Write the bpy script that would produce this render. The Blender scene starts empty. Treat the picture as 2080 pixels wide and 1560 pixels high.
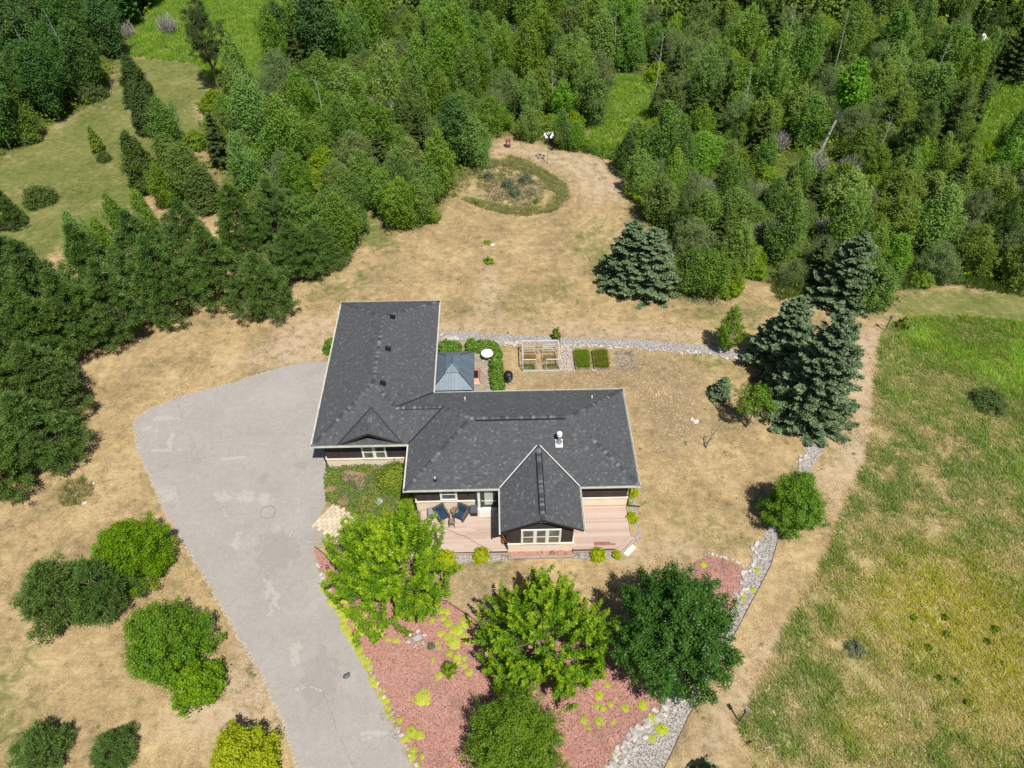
import bpy, math, random
import numpy as np
from mathutils import Vector, Matrix
from mathutils.geometry import tessellate_polygon
random.seed(7)
R_ = np.random.RandomState
SC = bpy.context.scene
COL = SC.collection

# ------------------------------------------------------------------ camera, sky, sun, exposure
FPX, CAMH = 1480.0, 45.0
PITCH = math.atan(1550 / FPX)
YAWR = math.atan(55 / math.hypot(FPX, 1550))
_f = (math.sin(YAWR) * math.cos(PITCH), math.cos(YAWR) * math.cos(PITCH), -math.sin(PITCH))
_r = (math.cos(YAWR), -math.sin(YAWR), 0.0)
_u = (_r[1] * _f[2] - _r[2] * _f[1], _r[2] * _f[0] - _r[0] * _f[2], _r[0] * _f[1] - _r[1] * _f[0])
cam_d = bpy.data.cameras.new('camera')
cam = bpy.data.objects.new('camera', cam_d)
COL.objects.link(cam)
cam_d.sensor_fit = 'HORIZONTAL'
cam_d.sensor_width = 36
cam_d.lens = FPX / 2080 * 36
cam_d.clip_start = 0.5
cam_d.clip_end = 3000
cam.matrix_world = Matrix(((_r[0], _u[0], -_f[0], 0), (_r[1], _u[1], -_f[1], 0), (_r[2], _u[2], -_f[2], CAMH), (0, 0, 0, 1)))
SC.camera = cam

SUN_AZ, SUN_EL = math.radians(180 - 23.5), math.radians(62)
world = bpy.data.worlds.new('World')
SC.world = world
world.use_nodes = True
wn = world.node_tree
bg = wn.nodes['Background']
sky = wn.nodes.new('ShaderNodeTexSky')
sky.sky_type = 'NISHITA'
sky.sun_disc = False
sky.sun_elevation = SUN_EL
sky.sun_rotation = SUN_AZ
wn.links.new(sky.outputs[0], bg.inputs[0])
bg.inputs[1].default_value = 0.062
sl = bpy.data.lights.new('sun', 'SUN')
sl.energy = 4.8
sl.angle = math.radians(0.5)
sl.color = (1.0, 0.955, 0.88)
so = bpy.data.objects.new('sun', sl)
COL.objects.link(so)
_s = Vector((math.sin(SUN_AZ) * math.cos(SUN_EL), math.cos(SUN_AZ) * math.cos(SUN_EL), math.sin(SUN_EL)))
so.rotation_euler = (-_s).to_track_quat('-Z', 'Y').to_euler()
so.location = _s * 120
vs = SC.view_settings
vs.view_transform = 'Standard'
vs.look = 'None'
vs.gamma = 1
vs.exposure = 0.2
vs.use_curve_mapping = False
SC.cycles.use_denoising = False
SC.cycles.max_bounces = 6
SC.cycles.diffuse_bounces = 3
SC.cycles.transmission_bounces = 4


def G(x, y, z=0.0):
    """ground (or height z) point that the photograph shows at source pixel x, y"""
    dx, dy = (x - 1040) / FPX, -(y - 780) / FPX
    d = [_f[i] + dx * _r[i] + dy * _u[i] for i in range(3)]
    t = (z - CAMH) / d[2]
    return Vector((t * d[0], t * d[1], z))


def PXV(p):
    """vectorised: world points (n,3) -> source pixels (n,2)"""
    v = p - np.array([0, 0, CAMH])
    w = v @ np.array(_f)
    w = np.where(w < 1e-3, 1e-3, w)
    return np.stack([1040 + FPX * (v @ np.array(_r)) / w, 780 - FPX * (v @ np.array(_u)) / w], 1)


def GP(pts, z=0.0):
    return [tuple(G(x, y, z)[:2]) for x, y in pts]


def ppm(y, z=0.0):
    """source pixels per metre (across) at pixel row y"""
    a, b = G(1040, y, z), G(1050, y, z)
    return 10 / (b - a).length


# ------------------------------------------------------------------ object helpers
OFF = {}


def tag(o, label=None, cat=None, group=None, kind=None):
    if label: o['label'] = label
    if cat: o['category'] = cat
    if group: o['group'] = group
    if kind: o['kind'] = kind
    return o


def thing(name, label, cat, loc, rotz=0.0, group=None):
    o = bpy.data.objects.new(name, None)
    COL.objects.link(o)
    o.empty_display_size = 0.2
    o.location = loc
    o.rotation_euler = (0, 0, rotz)
    OFF[o.name] = Vector(loc)
    return tag(o, label, cat, group)


def dup(o, loc=None, rotz=None, label=None, group=None, scale=None):
    def cp(src, par):
        c = src.copy()
        COL.objects.link(c)
        if par: c.parent = par
        for ch in list(src.children): cp(ch, c)
        return c
    r = cp(o, None)
    if loc is not None: r.location = loc
    if rotz is not None: r.rotation_euler = (0, 0, rotz)
    if scale is not None: r.scale = scale if hasattr(scale, '__len__') else (scale,) * 3
    if label: r['label'] = label
    if group: r['group'] = group
    return r


class MB:
    def __init__(s):
        s.v, s.f, s.mi, s.m = [], [], [], 0

    def add(s, vs, fs):
        b = len(s.v)
        s.v += [tuple(p) for p in vs]
        s.f += [tuple(i + b for i in f) for f in fs]
        s.mi += [s.m] * len(fs)
        return s

    def box(s, c, d, rz=0.0, M=None):
        x, y, z = d[0] / 2, d[1] / 2, d[2] / 2
        ps = [Vector((i * x, j * y, k * z)) for k in (-1, 1) for j in (-1, 1) for i in (-1, 1)]
        if M is None: M = Matrix.Rotation(rz, 3, 'Z')
        c = Vector(c)
        return s.add([c + M @ p for p in ps], [(0, 2, 3, 1), (4, 5, 7, 6), (0, 1, 5, 4), (2, 6, 7, 3), (0, 4, 6, 2), (1, 3, 7, 5)])

    def b2(s, x0, x1, y0, y1, z0, z1):
        return s.box(((x0 + x1) / 2, (y0 + y1) / 2, (z0 + z1) / 2), (x1 - x0, y1 - y0, z1 - z0))

    def beam(s, p, q, w, h, up=(0, 0, 1)):
        p, q = Vector(p), Vector(q)
        d = (q - p)
        L = d.length
        d.normalize()
        upv = Vector(up)
        if abs(d.dot(upv)) > 0.98: upv = Vector((0, 1, 0))
        sd = d.cross(upv).normalized()
        u = sd.cross(d)
        M = Matrix((d, sd, u)).transposed()
        return s.box((p + q) / 2, (L, w, h), M=M)

    def tube(s, pts, rad, n=6, cap=True):
        pts = [Vector(p) for p in pts]
        if not hasattr(rad, '__len__'): rad = [rad] * len(pts)
        vs, fs = [], []
        a = None
        for i, p in enumerate(pts):
            d = (pts[min(i + 1, len(pts) - 1)] - pts[max(i - 1, 0)]).normalized()
            if a is None: a = d.orthogonal().normalized()
            a = (a - d * a.dot(d)).normalized()
            b = d.cross(a)
            for k in range(n):
                t = 2 * math.pi * k / n
                vs.append(p + (a * math.cos(t) + b * math.sin(t)) * rad[i])
        for i in range(len(pts) - 1):
            for k in range(n):
                fs.append((i * n + k, i * n + (k + 1) % n, (i + 1) * n + (k + 1) % n, (i + 1) * n + k))
        if cap:
            fs.append(tuple(range(n))[::-1])
            fs.append(tuple((len(pts) - 1) * n + k for k in range(n)))
        return s.add(vs, fs)

    def lathe(s, prof, c=(0, 0, 0), n=16, sx=1.0, sy=1.0):
        c = Vector(c)
        vs, fs = [], []
        for r, z in prof:
            for k in range(n):
                t = 2 * math.pi * k / n
                vs.append(c + Vector((r * sx * math.cos(t), r * sy * math.sin(t), z)))
        m = len(prof)
        for i in range(m - 1):
            for k in range(n):
                fs.append((i * n + k, i * n + (k + 1) % n, (i + 1) * n + (k + 1) % n, (i + 1) * n + k))
        fs.append(tuple(range(n))[::-1])
        fs.append(tuple((m - 1) * n + k for k in range(n)))
        return s.add(vs, fs)

    def prism(s, poly, z0, z1):
        n = len(poly)
        area = sum(poly[i][0] * poly[(i + 1) % n][1] - poly[(i + 1) % n][0] * poly[i][1] for i in range(n))
        if area < 0: poly = poly[::-1]
        vs = [(x, y, z0) for x, y in poly] + [(x, y, z1) for x, y in poly]
        fs = [tuple(range(n))[::-1], tuple(range(n, 2 * n))]
        fs += [(i, (i + 1) % n, n + (i + 1) % n, n + i) for i in range(n)]
        return s.add(vs, fs)

    def mesh(s, name, mats, off=None, smooth=False):
        me = bpy.data.meshes.new(name)
        v = s.v if off is None else [(p[0] - off[0], p[1] - off[1], p[2] - off[2]) for p in s.v]
        me.from_pydata(v, [], s.f)
        for m in (mats if isinstance(mats, (list, tuple)) else [mats]): me.materials.append(m)
        if isinstance(mats, (list, tuple)) and len(mats) > 1: me.polygons.foreach_set('material_index', s.mi)
        if smooth: me.polygons.foreach_set('use_smooth', [True] * len(me.polygons))
        me.update()
        return me


def part(name, mb, mats, parent=None, smooth=False, local=False):
    """mesh object; vertices in world space (or the parent's own space when local)"""
    off = None if (local or parent is None) else OFF.get(parent.name)
    o = bpy.data.objects.new(name, mb.mesh(name, mats, off, smooth))
    COL.objects.link(o)
    if parent is not None:
        o.parent = parent
        if parent.name in OFF: OFF[o.name] = OFF[parent.name]
    return o


def piece(name, me, parent, loc, rot=(0, 0, 0), scale=(1, 1, 1)):
    o = bpy.data.objects.new(name, me)
    COL.objects.link(o)
    if parent is not None:
        o.parent = parent
        loc = Vector(loc) - OFF.get(parent.name, Vector((0, 0, 0)))
    o.location = loc
    o.rotation_euler = rot
    o.scale = scale
    return o


# ------------------------------------------------------------------ material helpers
class NT:
    def __init__(s, name):
        s.mat = bpy.data.materials.new(name)
        s.mat.use_nodes = True
        s.t = s.mat.node_tree
        s.n, s.l = s.t.nodes, s.t.links
        s.bsdf = s.n['Principled BSDF']
        s.out = s.n['Material Output']

    def new(s, typ, **kw):
        n = s.n.new(typ)
        for k, v in kw.items(): setattr(n, k, v)
        return n

    def set(s, inp, v):
        if isinstance(v, bpy.types.NodeSocket): s.l.new(v, inp)
        elif hasattr(v, '__len__') and len(v) == 3 and inp.type == 'RGBA': inp.default_value = (*v, 1)
        else: inp.default_value = v

    def pos(s):
        if not hasattr(s, '_p'): s._p = s.new('ShaderNodeNewGeometry').outputs['Position']
        return s._p

    def obj(s):
        return s.new('ShaderNodeTexCoord').outputs['Object']

    def noise(s, scale, detail=4, rough=.6, vec=None, dist=0.0):
        n = s.new('ShaderNodeTexNoise')
        s.set(n.inputs['Vector'], vec if vec is not None else s.pos())
        n.inputs['Scale'].default_value = scale
        n.inputs['Detail'].default_value = detail
        n.inputs['Roughness'].default_value = rough
        n.inputs['Distortion'].default_value = dist
        return n.outputs[0]

    def voro(s, scale, vec=None, feature='F1', out='Distance'):
        n = s.new('ShaderNodeTexVoronoi')
        n.feature = feature
        s.set(n.inputs['Vector'], vec if vec is not None else s.pos())
        n.inputs['Scale'].default_value = scale
        return n.outputs[out]

    def math(s, op, a, b=0.0, c=0.0, clamp=False):
        n = s.new('ShaderNodeMath', operation=op, use_clamp=clamp)
        for i, v in enumerate((a, b, c)): s.set(n.inputs[i], v)
        return n.outputs[0]

    def ss(s, x, a, b):
        n = s.new('ShaderNodeMapRange', interpolation_type='SMOOTHSTEP')
        s.set(n.inputs[0], x)
        n.inputs[1].default_value = a
        n.inputs[2].default_value = b
        return n.outputs[0]

    def mix(s, f, a, b, bt='MIX'):
        n = s.new('ShaderNodeMix', data_type='RGBA', blend_type=bt)
        s.set(n.inputs[0], f)
        s.set(n.inputs[6], a)
        s.set(n.inputs[7], b)
        return n.outputs[2]

    def ramp(s, f, stops):
        n = s.new('ShaderNodeValToRGB')
        e = n.color_ramp.elements
        while len(e) < len(stops): e.new(.5)
        for i, (p, c) in enumerate(stops):
            e[i].position = p
            e[i].color = (*c, 1)
        s.set(n.inputs[0], f)
        return n.outputs[0]

    def attr(s, name, out='Color'):
        return s.new('ShaderNodeAttribute', attribute_name=name).outputs[out]

    def sep(s, c):
        n = s.new('ShaderNodeSeparateColor')
        s.set(n.inputs[0], c)
        return n.outputs

    def rnd(s):
        return s.new('ShaderNodeObjectInfo').outputs['Random']

    def bump(s, h, strength=.3, dist=.05):
        n = s.new('ShaderNodeBump')
        n.inputs['Strength'].default_value = strength
        n.inputs['Distance'].default_value = dist
        s.set(n.inputs['Height'], h)
        s.l.new(n.outputs[0], s.bsdf.inputs['Normal'])

    def fin(s, col, rough=.8, spec=.3, metal=0.0):
        s.set(s.bsdf.inputs['Base Color'], col)
        s.set(s.bsdf.inputs['Roughness'], rough)
        s.bsdf.inputs['Specular IOR Level'].default_value = spec
        s.bsdf.inputs['Metallic'].default_value = metal
        return s.mat


def plain(name, c1, c2=None, scale=6, rough=.7, spec=.3, metal=0.0, objvar=0.0, bump=0.0, objspace=False):
    t = NT(name)
    c2 = c2 or tuple(v * .75 for v in c1)
    vec = t.obj() if objspace else None
    n = t.noise(scale, 5, .65, vec)
    col = t.mix(t.ss(n, .35, .65), c1, c2)
    if objvar:
        k = t.math('MULTIPLY_ADD', t.rnd(), 2 * objvar, 1 - objvar)
        cc = t.new('ShaderNodeCombineColor')
        for i in range(3): t.l.new(k, cc.inputs[i])
        col = t.mix(1.0, col, cc.outputs[0], 'MULTIPLY')
    if bump: t.bump(n, bump, .03)
    return t.fin(col, rough, spec, metal)


def leafmat(name, c1, c2, tip, trans=.3, rough=.5, spec=.25, hv=.12, tcol=None):
    """tint.r = random per leaf, tint.g = young growth at the shoot tips (a lighter leaf)"""
    t = NT(name)
    a = t.sep(t.attr('tint'))
    col = t.mix(a[0], c1, c2)
    col = t.mix(a[1], col, tip)
    h = t.new('ShaderNodeHueSaturation')
    t.l.new(col, h.inputs['Color'])
    rn = t.rnd()
    t.set(h.inputs['Value'], t.math('MULTIPLY_ADD', rn, 2 * hv, 1 - hv))
    t.set(h.inputs['Hue'], t.math('MULTIPLY_ADD', t.math('FRACT', t.math('MULTIPLY', rn, 7.31)), .14 * hv, .5 - .085 * hv))
    t.set(h.inputs['Saturation'], t.math('MULTIPLY_ADD', t.math('FRACT', t.math('MULTIPLY', rn, 13.7)), 1.0 * hv, 1.02 - .6 * hv))
    col = h.outputs[0]
    t.fin(col, rough, spec)
    tr = t.new('ShaderNodeBsdfTranslucent')
    tc = t.mix(1.0, col, tcol or (1.25, 1.2, .55), 'MULTIPLY')
    t.l.new(tc, tr.inputs[0])
    mx = t.new('ShaderNodeMixShader')
    mx.inputs[0].default_value = trans
    t.l.new(t.bsdf.outputs[0], mx.inputs[1])
    t.l.new(tr.outputs[0], mx.inputs[2])
    t.l.new(mx.outputs[0], t.out.inputs[0])
    return t.mat


# ------------------------------------------------------------------ numpy mesh helpers
def npmesh(name, V, F, mats, tint=None, smooth=False):
    """V (n,3), F (m,k) with k 3 or 4; tint (n,2)"""
    me = bpy.data.meshes.new(name)
    m, k = F.shape
    me.vertices.add(len(V))
    me.vertices.foreach_set('co', np.ascontiguousarray(V, dtype=np.float32).ravel())
    me.loops.add(m * k)
    me.loops.foreach_set('vertex_index', np.ascontiguousarray(F, dtype=np.int32).ravel())
    me.polygons.add(m)
    me.polygons.foreach_set('loop_start', np.arange(0, m * k, k, dtype=np.int32))
    me.polygons.foreach_set('loop_total', np.full(m, k, dtype=np.int32))
    for mt in (mats if isinstance(mats, (list, tuple)) else [mats]): me.materials.append(mt)
    if smooth: me.polygons.foreach_set('use_smooth', np.ones(m, dtype=bool))
    me.update(calc_edges=True)
    if tint is not None:
        a = me.color_attributes.new('tint', 'FLOAT_COLOR', 'POINT')
        c = np.ones((len(V), 4), dtype=np.float32)
        c[:, :tint.shape[1]] = tint
        a.data.foreach_set('color', c.ravel())
    return me


def nrm(a):
    return a / np.maximum(np.linalg.norm(a, axis=1, keepdims=True), 1e-9)


def diamonds(C, U, V):
    n = len(C)
    P = np.empty((n, 4, 3))
    P[:, 0], P[:, 1], P[:, 2], P[:, 3] = C - U, C - V * 1.0 + U * .1, C + U, C + V * 1.0 + U * .1
    return P.reshape(-1, 3), np.arange(4 * n).reshape(n, 4)


def link(name, me, parent=None):
    o = bpy.data.objects.new(name, me)
    COL.objects.link(o)
    if parent is not None: o.parent = parent
    return o


def inside(px, poly):
    x, y = px[:, 0], px[:, 1]
    r = np.zeros(len(px), bool)
    n = len(poly)
    for i in range(n):
        (x0, y0), (x1, y1) = poly[i], poly[(i + 1) % n]
        c = ((y0 > y) != (y1 > y))
        with np.errstate(divide='ignore', invalid='ignore'):
            xi = (x1 - x0) * (y - y0) / ((y1 - y0) or 1e-9) + x0
        r ^= c & (x < xi)
    return r


def soft(P, poly, w):
    """1 inside polygon (world), falling to 0 over w metres outside / inside"""
    d = np.full(len(P), 1e9)
    n = len(poly)
    for i in range(n):
        a, b = np.array(poly[i]), np.array(poly[(i + 1) % n])
        ab = b - a
        t = np.clip(((P - a) @ ab) / max(ab @ ab, 1e-9), 0, 1)
        d = np.minimum(d, np.linalg.norm(P - (a + t[:, None] * ab), axis=1))
    sgn = np.where(inside(P, poly), 1, -1)
    return np.clip(.5 + sgn * d / (2 * w), 0, 1)


def rough_edge(poly, step=.5, amp=.08, seed=1):
    """polygon with its sides subdivided and slightly uneven"""
    rg = random.Random(seed)
    out = []
    n = len(poly)
    for i in range(n):
        a, b = Vector(poly[i]).to_2d(), Vector(poly[(i + 1) % n]).to_2d()
        L = (b - a).length
        k = max(1, int(L / step))
        nn = Vector((-(b - a).y, (b - a).x)).normalized()
        for j in range(k):
            p = a.lerp(b, j / k) + nn * rg.uniform(-amp, amp)
            out.append((p.x, p.y))
    return out


def sheet(name, poly, z, m, parent=None, kind='structure', label=None):
    tris = tessellate_polygon([[Vector((x, y, 0)) for x, y in poly]])
    me = bpy.data.meshes.new(name)
    fs = []
    for a, b, c in tris:
        cr = (poly[b][0] - poly[a][0]) * (poly[c][1] - poly[a][1]) - (poly[b][1] - poly[a][1]) * (poly[c][0] - poly[a][0])
        fs.append((a, b, c) if cr > 0 else (a, c, b))
    me.from_pydata([(x, y, z) for x, y in poly], [], fs)
    me.materials.append(m)
    o = link(name, me, parent)
    if kind and parent is None: o['kind'] = kind
    if label: o['label'] = label
    return o

# ================================================================== TERRAIN
WOOD = {
    'upper_left': [(-400, -60), (330, -60), (318, 20), (262, 70), (245, 125), (205, 205), (140, 240), (60, 285), (0, 325), (-400, 520)],
    'mid': [(455, 225), (530, 165), (600, 62), (690, -60), (1030, -60), (1010, 200), (1000, 290), (962, 335), (905, 385), (885, 445), (800, 460),
            (735, 425), (720, 500), (660, 530), (560, 470), (470, 420), (432, 330), (425, 260)],
    'right': [(1030, -60), (2700, -60), (2700, 640), (2080, 600), (1930, 575), (1835, 585), (1760, 640), (1650, 600), (1532, 565), (1470, 600), (1390, 608),
              (1370, 520), (1290, 430), (1285, 390), (1250, 335), (1240, 318), (1195, 308), (1110, 292), (1050, 268), (1005, 285)],
}
GRASSY = {  # bright rough grass between the woods
    'top': [(285, -60), (700, -60), (612, 60), (538, 165), (460, 215), (448, 188), (395, 128), (290, 120), (262, 112), (262, 75), (318, 20)],
    'strip': [(1190, 309), (1255, 332), (1335, 260), (1325, 165), (1225, 150)],
    'rightfar': [(1950, 330), (2120, 300), (2160, 180), (2010, 165), (1985, 200)],
}
MEADOW = [(1800, 662), (1785, 720), (1776, 800), (1770, 880), (1760, 935), (1722, 1020), (1690, 1110), (1650, 1190), (1590, 1290), (1540, 1390), (1502, 1475),
          (1530, 1560), (1560, 1640), (2700, 1640), (2700, 720), (2080, 655), (1950, 642), (1850, 646)]
OVAL = [(905, 385), (930, 350), (985, 325), (1020, 314), (1060, 322), (1105, 345), (1150, 375), (1157, 400), (1125, 430), (1060, 441), (990, 427), (930, 403)]
BED = [(664, 945), (826, 936), (850, 990), (852, 1040), (850, 1118), (800, 1140), (720, 1110), (690, 1050), (662, 1020), (658, 975)]
LAWN_GREEN = [  # (polygon, strength)
    ([(0, 335), (60, 290), (150, 245), (230, 190), (255, 118), (400, 122), (430, 190), (420, 260), (330, 350), (260, 430), (150, 480), (60, 540), (-300, 560), (-300, 420)], .76),
    ([(1790, 640), (1850, 590), (2080, 590), (2400, 620), (2400, 680), (2080, 655), (1850, 645)], .60),
    ([(1170, 470), (1230, 440), (1260, 520), (1215, 590), (1180, 560)], .34),
    ([(725, 430), (800, 470), (790, 510), (735, 500)], .5),
    ([(1400, 610), (1530, 600), (1640, 640), (1700, 700), (1560, 720), (1400, 650)], .22),
    ([(0, 1330), (70, 1330), (80, 1500), (0, 1560), (-200, 1560), (-200, 1330)], .30),
    ([(860, 1125), (1030, 1130), (1030, 1150), (880, 1160)], .35),
    ([(1300, 700), (1440, 690), (1530, 720), (1500, 800), (1420, 740)], .28),
    ([(600, 570), (700, 520), (760, 560), (640, 640)], .25),
    ([(960, 590), (1180, 560), (1200, 620), (1000, 640)], .18),
    ([(1320, 1000), (1500, 1060), (1540, 1110), (1330, 1120)], .16),
    ([(880, 650), (1430, 650), (1420, 640), (900, 620)], .12),
]
CLUMPY = [[(1290, 700), (1420, 760), (1440, 880), (1350, 960), (1270, 790), (1000, 780), (1060, 760)], [(900, 1180), (1000, 1150), (1010, 1260), (930, 1240)]]

xs = np.concatenate([[-900, -500, -300, -200], np.arange(-150, 151, .75), [200, 300, 500, 900]])
ys = np.concatenate([[-300, -150, -60, -20], np.arange(0, 176, .75), [200, 260, 360, 600, 1000]])
XX, YY = np.meshgrid(xs, ys)
TP = np.stack([XX.ravel(), YY.ravel()], 1)
T3 = np.concatenate([TP, np.zeros((len(TP), 1))], 1)
gm = np.zeros(len(TP))
for pl, st in LAWN_GREEN: gm = np.maximum(gm, st * soft(TP, GP(pl), 1.6))
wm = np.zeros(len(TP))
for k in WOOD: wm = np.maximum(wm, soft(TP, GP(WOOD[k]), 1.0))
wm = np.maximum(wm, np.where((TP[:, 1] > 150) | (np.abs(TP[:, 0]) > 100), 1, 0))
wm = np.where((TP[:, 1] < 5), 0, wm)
mm = .75 * soft(TP, GP(MEADOW), .5)
for k in GRASSY: mm = np.maximum(mm, soft(TP, GP(GRASSY[k]), .8))
mm = np.maximum(mm, .5 * soft(TP, GP(OVAL), .3))
wm = np.where(mm > .3, wm * (1 - mm), wm)
cl = np.zeros(len(TP))
for pl in CLUMPY: cl = np.maximum(cl, soft(TP, GP(pl), 1.5))
nx, ny = len(xs), len(ys)
ii = np.arange(nx * ny).reshape(ny, nx)
TF = np.stack([ii[:-1, :-1].ravel(), ii[:-1, 1:].ravel(), ii[1:, 1:].ravel(), ii[1:, :-1].ravel()], 1)

t = NT('dry_lawn')
a = t.sep(t.attr('zones'))
n1, n2, n3, n4 = t.noise(.22, 6, .62), t.noise(1.3, 6, .65), t.noise(9, 5, .7), t.noise(.9, 4, .6, dist=1.2)
k = t.math('ADD', t.math('MULTIPLY', n1, .36), t.math('ADD', t.math('MULTIPLY', n2, .34), t.math('MULTIPLY', n3, .30)))
dry = t.ramp(k, [(.36, (.13, .098, .05)), (.43, (.235, .176, .092)), (.50, (.37, .268, .136)), (.57, (.49, .364, .193)), (.66, (.59, .455, .265))])
grn = t.ramp(k, [(.37, (.07, .095, .022)), (.46, (.125, .15, .038)), (.54, (.185, .19, .06)), (.63, (.33, .275, .125))])
f = t.math('ADD', a[0], t.math('MULTIPLY_ADD', n4, 1.3, -.66))
f = t.ss(t.math('MULTIPLY_ADD', n3, .35, t.math('ADD', f, -.10)), .12, .55)
col = t.mix(f, dry, grn)
# worn tracks, a little pinker and barer
wr = t.math('MULTIPLY', t.attr('worn', 'Fac'), t.ss(t.math('ADD', n2, t.math('MULTIPLY', n3, .5)), .55, .85))
col = t.mix(wr, col, (.47, .365, .255))
# mower tracks bending round the oval bed
gc = G(1035, 385)
dv = t.new('ShaderNodeVectorMath', operation='DISTANCE')
t.l.new(t.pos(), dv.inputs[0])
dv.inputs[1].default_value = (gc.x, gc.y, 0)
dd = t.math('ADD', dv.outputs['Value'], t.math('MULTIPLY', n1, 2.5))
bands = t.ss(t.math('SINE', t.math('MULTIPLY', dd, 4.2)), .1, .9)
col = t.mix(t.math('MULTIPLY', t.math('MULTIPLY', bands, t.ss(dv.outputs['Value'], 30, 12)), t.math('MULTIPLY', t.ss(n2, .42, .56), .34)), col, (.21, .17, .085))
# straw streaks lying one way
mp = t.new('ShaderNodeMapping')
t.l.new(t.pos(), mp.inputs[0])
mp.inputs['Scale'].default_value = (.5, 3.2, 1)
mp.inputs['Rotation'].default_value = (0, 0, .25)
stx = t.noise(1.6, 5, .65, mp.outputs[0])
col = t.mix(t.math('MULTIPLY', t.ss(stx, .55, .70), .40), col, (.52, .43, .275))
col = t.mix(t.math('MULTIPLY', t.ss(stx, .45, .32), .45), col, (.19, .16, .075))
# paler bare turf where the lawn is worn out
col = t.mix(t.math('MULTIPLY', t.math('MULTIPLY', a[2], t.ss(n2, .40, .58)), .62), col, (.54, .425, .275))
# dead brown clumps in the worn turf
wob = t.new('ShaderNodeVectorMath', operation='MULTIPLY_ADD')
nz = t.new('ShaderNodeTexNoise')
nz.inputs['Scale'].default_value = 2.2
t.l.new(t.pos(), nz.inputs['Vector'])
t.l.new(nz.outputs['Color'], wob.inputs[0])
wob.inputs[1].default_value = (.5, .5, .5)
t.l.new(t.pos(), wob.inputs[2])
vz = t.voro(5.2, wob.outputs[0])
cf = t.math('MULTIPLY', t.math('MULTIPLY', t.ss(vz, .30, .48), t.ss(n2, .38, .52)), t.math('MULTIPLY_ADD', a[2], .72, .02))
col = t.mix(cf, col, (.19, .135, .08))
# low weeds dotted about
wd = t.math('MULTIPLY', t.ss(t.voro(1.1), .22, .08), t.ss(t.noise(.35, 3), .5, .62))
col = t.mix(t.math('MULTIPLY', wd, .8), col, (.075, .105, .022))
# pale worn lichen-like spots
pl_ = t.math('MULTIPLY', t.ss(t.noise(.55, 5, .6, dist=.6), .66, .74), t.ss(n2, .45, .55))
col = t.mix(t.math('MULTIPLY', pl_, .5), col, (.46, .42, .31))
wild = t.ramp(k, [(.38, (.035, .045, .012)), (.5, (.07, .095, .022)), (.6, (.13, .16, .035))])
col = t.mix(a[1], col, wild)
med = t.ramp(t.math('ADD', k, t.math('MULTIPLY_ADD', n4, .35, -.175)), [(.36, (.17, .165, .05)), (.46, (.25, .225, .085)), (.54, (.345, .285, .135)), (.64, (.43, .35, .19))])
col = t.mix(t.ss(t.attr('meadow', 'Fac'), .3, .7), col, med)
t.bump(t.math('ADD', n3, t.math('MULTIPLY', n2, 1.5)), .5, .06)
M_LAWN = t.fin(col, .95, .1)
me = npmesh('ground', T3, TF, M_LAWN)
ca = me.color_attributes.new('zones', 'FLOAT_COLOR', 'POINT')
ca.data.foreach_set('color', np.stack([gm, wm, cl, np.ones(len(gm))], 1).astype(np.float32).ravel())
WORN = [[(965, 640), (985, 560), (1000, 540), (1010, 560), (1005, 640)], [(1690, 700), (1790, 660), (1780, 800), (1765, 940), (1700, 1030), (1660, 1000), (1720, 860)], [(1000, 285), (1100, 300), (1250, 330), (1270, 400), (1200, 420), (1150, 350), (1040, 310), (1000, 320)],
        [(600, 650), (690, 640), (680, 720), (560, 740), (480, 740)], [(880, 655), (1430, 665), (1430, 695), (890, 672)], [(1600, 1290), (1560, 1290), (1400, 1540), (1440, 1560)], [(320, 1480), (520, 1300), (600, 1480), (400, 1500)], [(420, 200), (445, 270), (430, 290), (400, 215)], [(1300, 1110), (1250, 1140), (1420, 1120), (1400, 1100)]]
wo = np.zeros(len(TP))
for pl in WORN: wo = np.maximum(wo, soft(TP, GP(pl), 1.2))
fw_ = me.attributes.new('worn', 'FLOAT', 'POINT')
fw_.data.foreach_set('value', wo.astype(np.float32))
fa = me.attributes.new('meadow', 'FLOAT', 'POINT')
fa.data.foreach_set('value', mm.astype(np.float32))
ground = link('ground', me)
ground['kind'] = 'structure'

# ---- driveway
DRIVE = [(690, 733), (655, 735), (610, 737), (560, 749), (480, 775), (400, 796), (360, 808), (310, 828), (286, 842), (273, 855), (272, 870), (280, 915), (302, 965), (330, 1030), (370, 1100),
         (420, 1180), (470, 1270), (530, 1370), (575, 1470), (605, 1560), (640, 1700), (930, 1700), (838, 1560), (800, 1480), (760, 1400), (728, 1330), (690, 1255), (655, 1180),
         (636, 1130), (638, 1098), (646, 1062), (662, 1022), (660, 960), (668, 938), (720, 900)]
t = NT('old_asphalt')
n1, n2, n3 = t.noise(.35, 6, .65), t.noise(2.2, 5, .6), t.noise(45, 3, .8)
k = t.math('ADD', t.math('MULTIPLY', n1, .55), t.math('MULTIPLY', n2, .45))
col = t.ramp(k, [(.36, (.300, .276, .252)), (.5, (.338, .311, .286)), (.64, (.378, .349, .321))])
nf = t.noise(14, 4, .8)
col = t.mix(t.ss(n3, .54, .70), col, (.50, .47, .44))
col = t.mix(t.math('MULTIPLY', t.ss(n3, .46, .32), .75), col, (.16, .148, .138))
col = t.mix(t.math('MULTIPLY', t.ss(nf, .48, .36), .35), col, (.20, .185, .17))
col = t.mix(t.math('MULTIPLY', t.ss(nf, .55, .66), .3), col, (.47, .44, .405))


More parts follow.
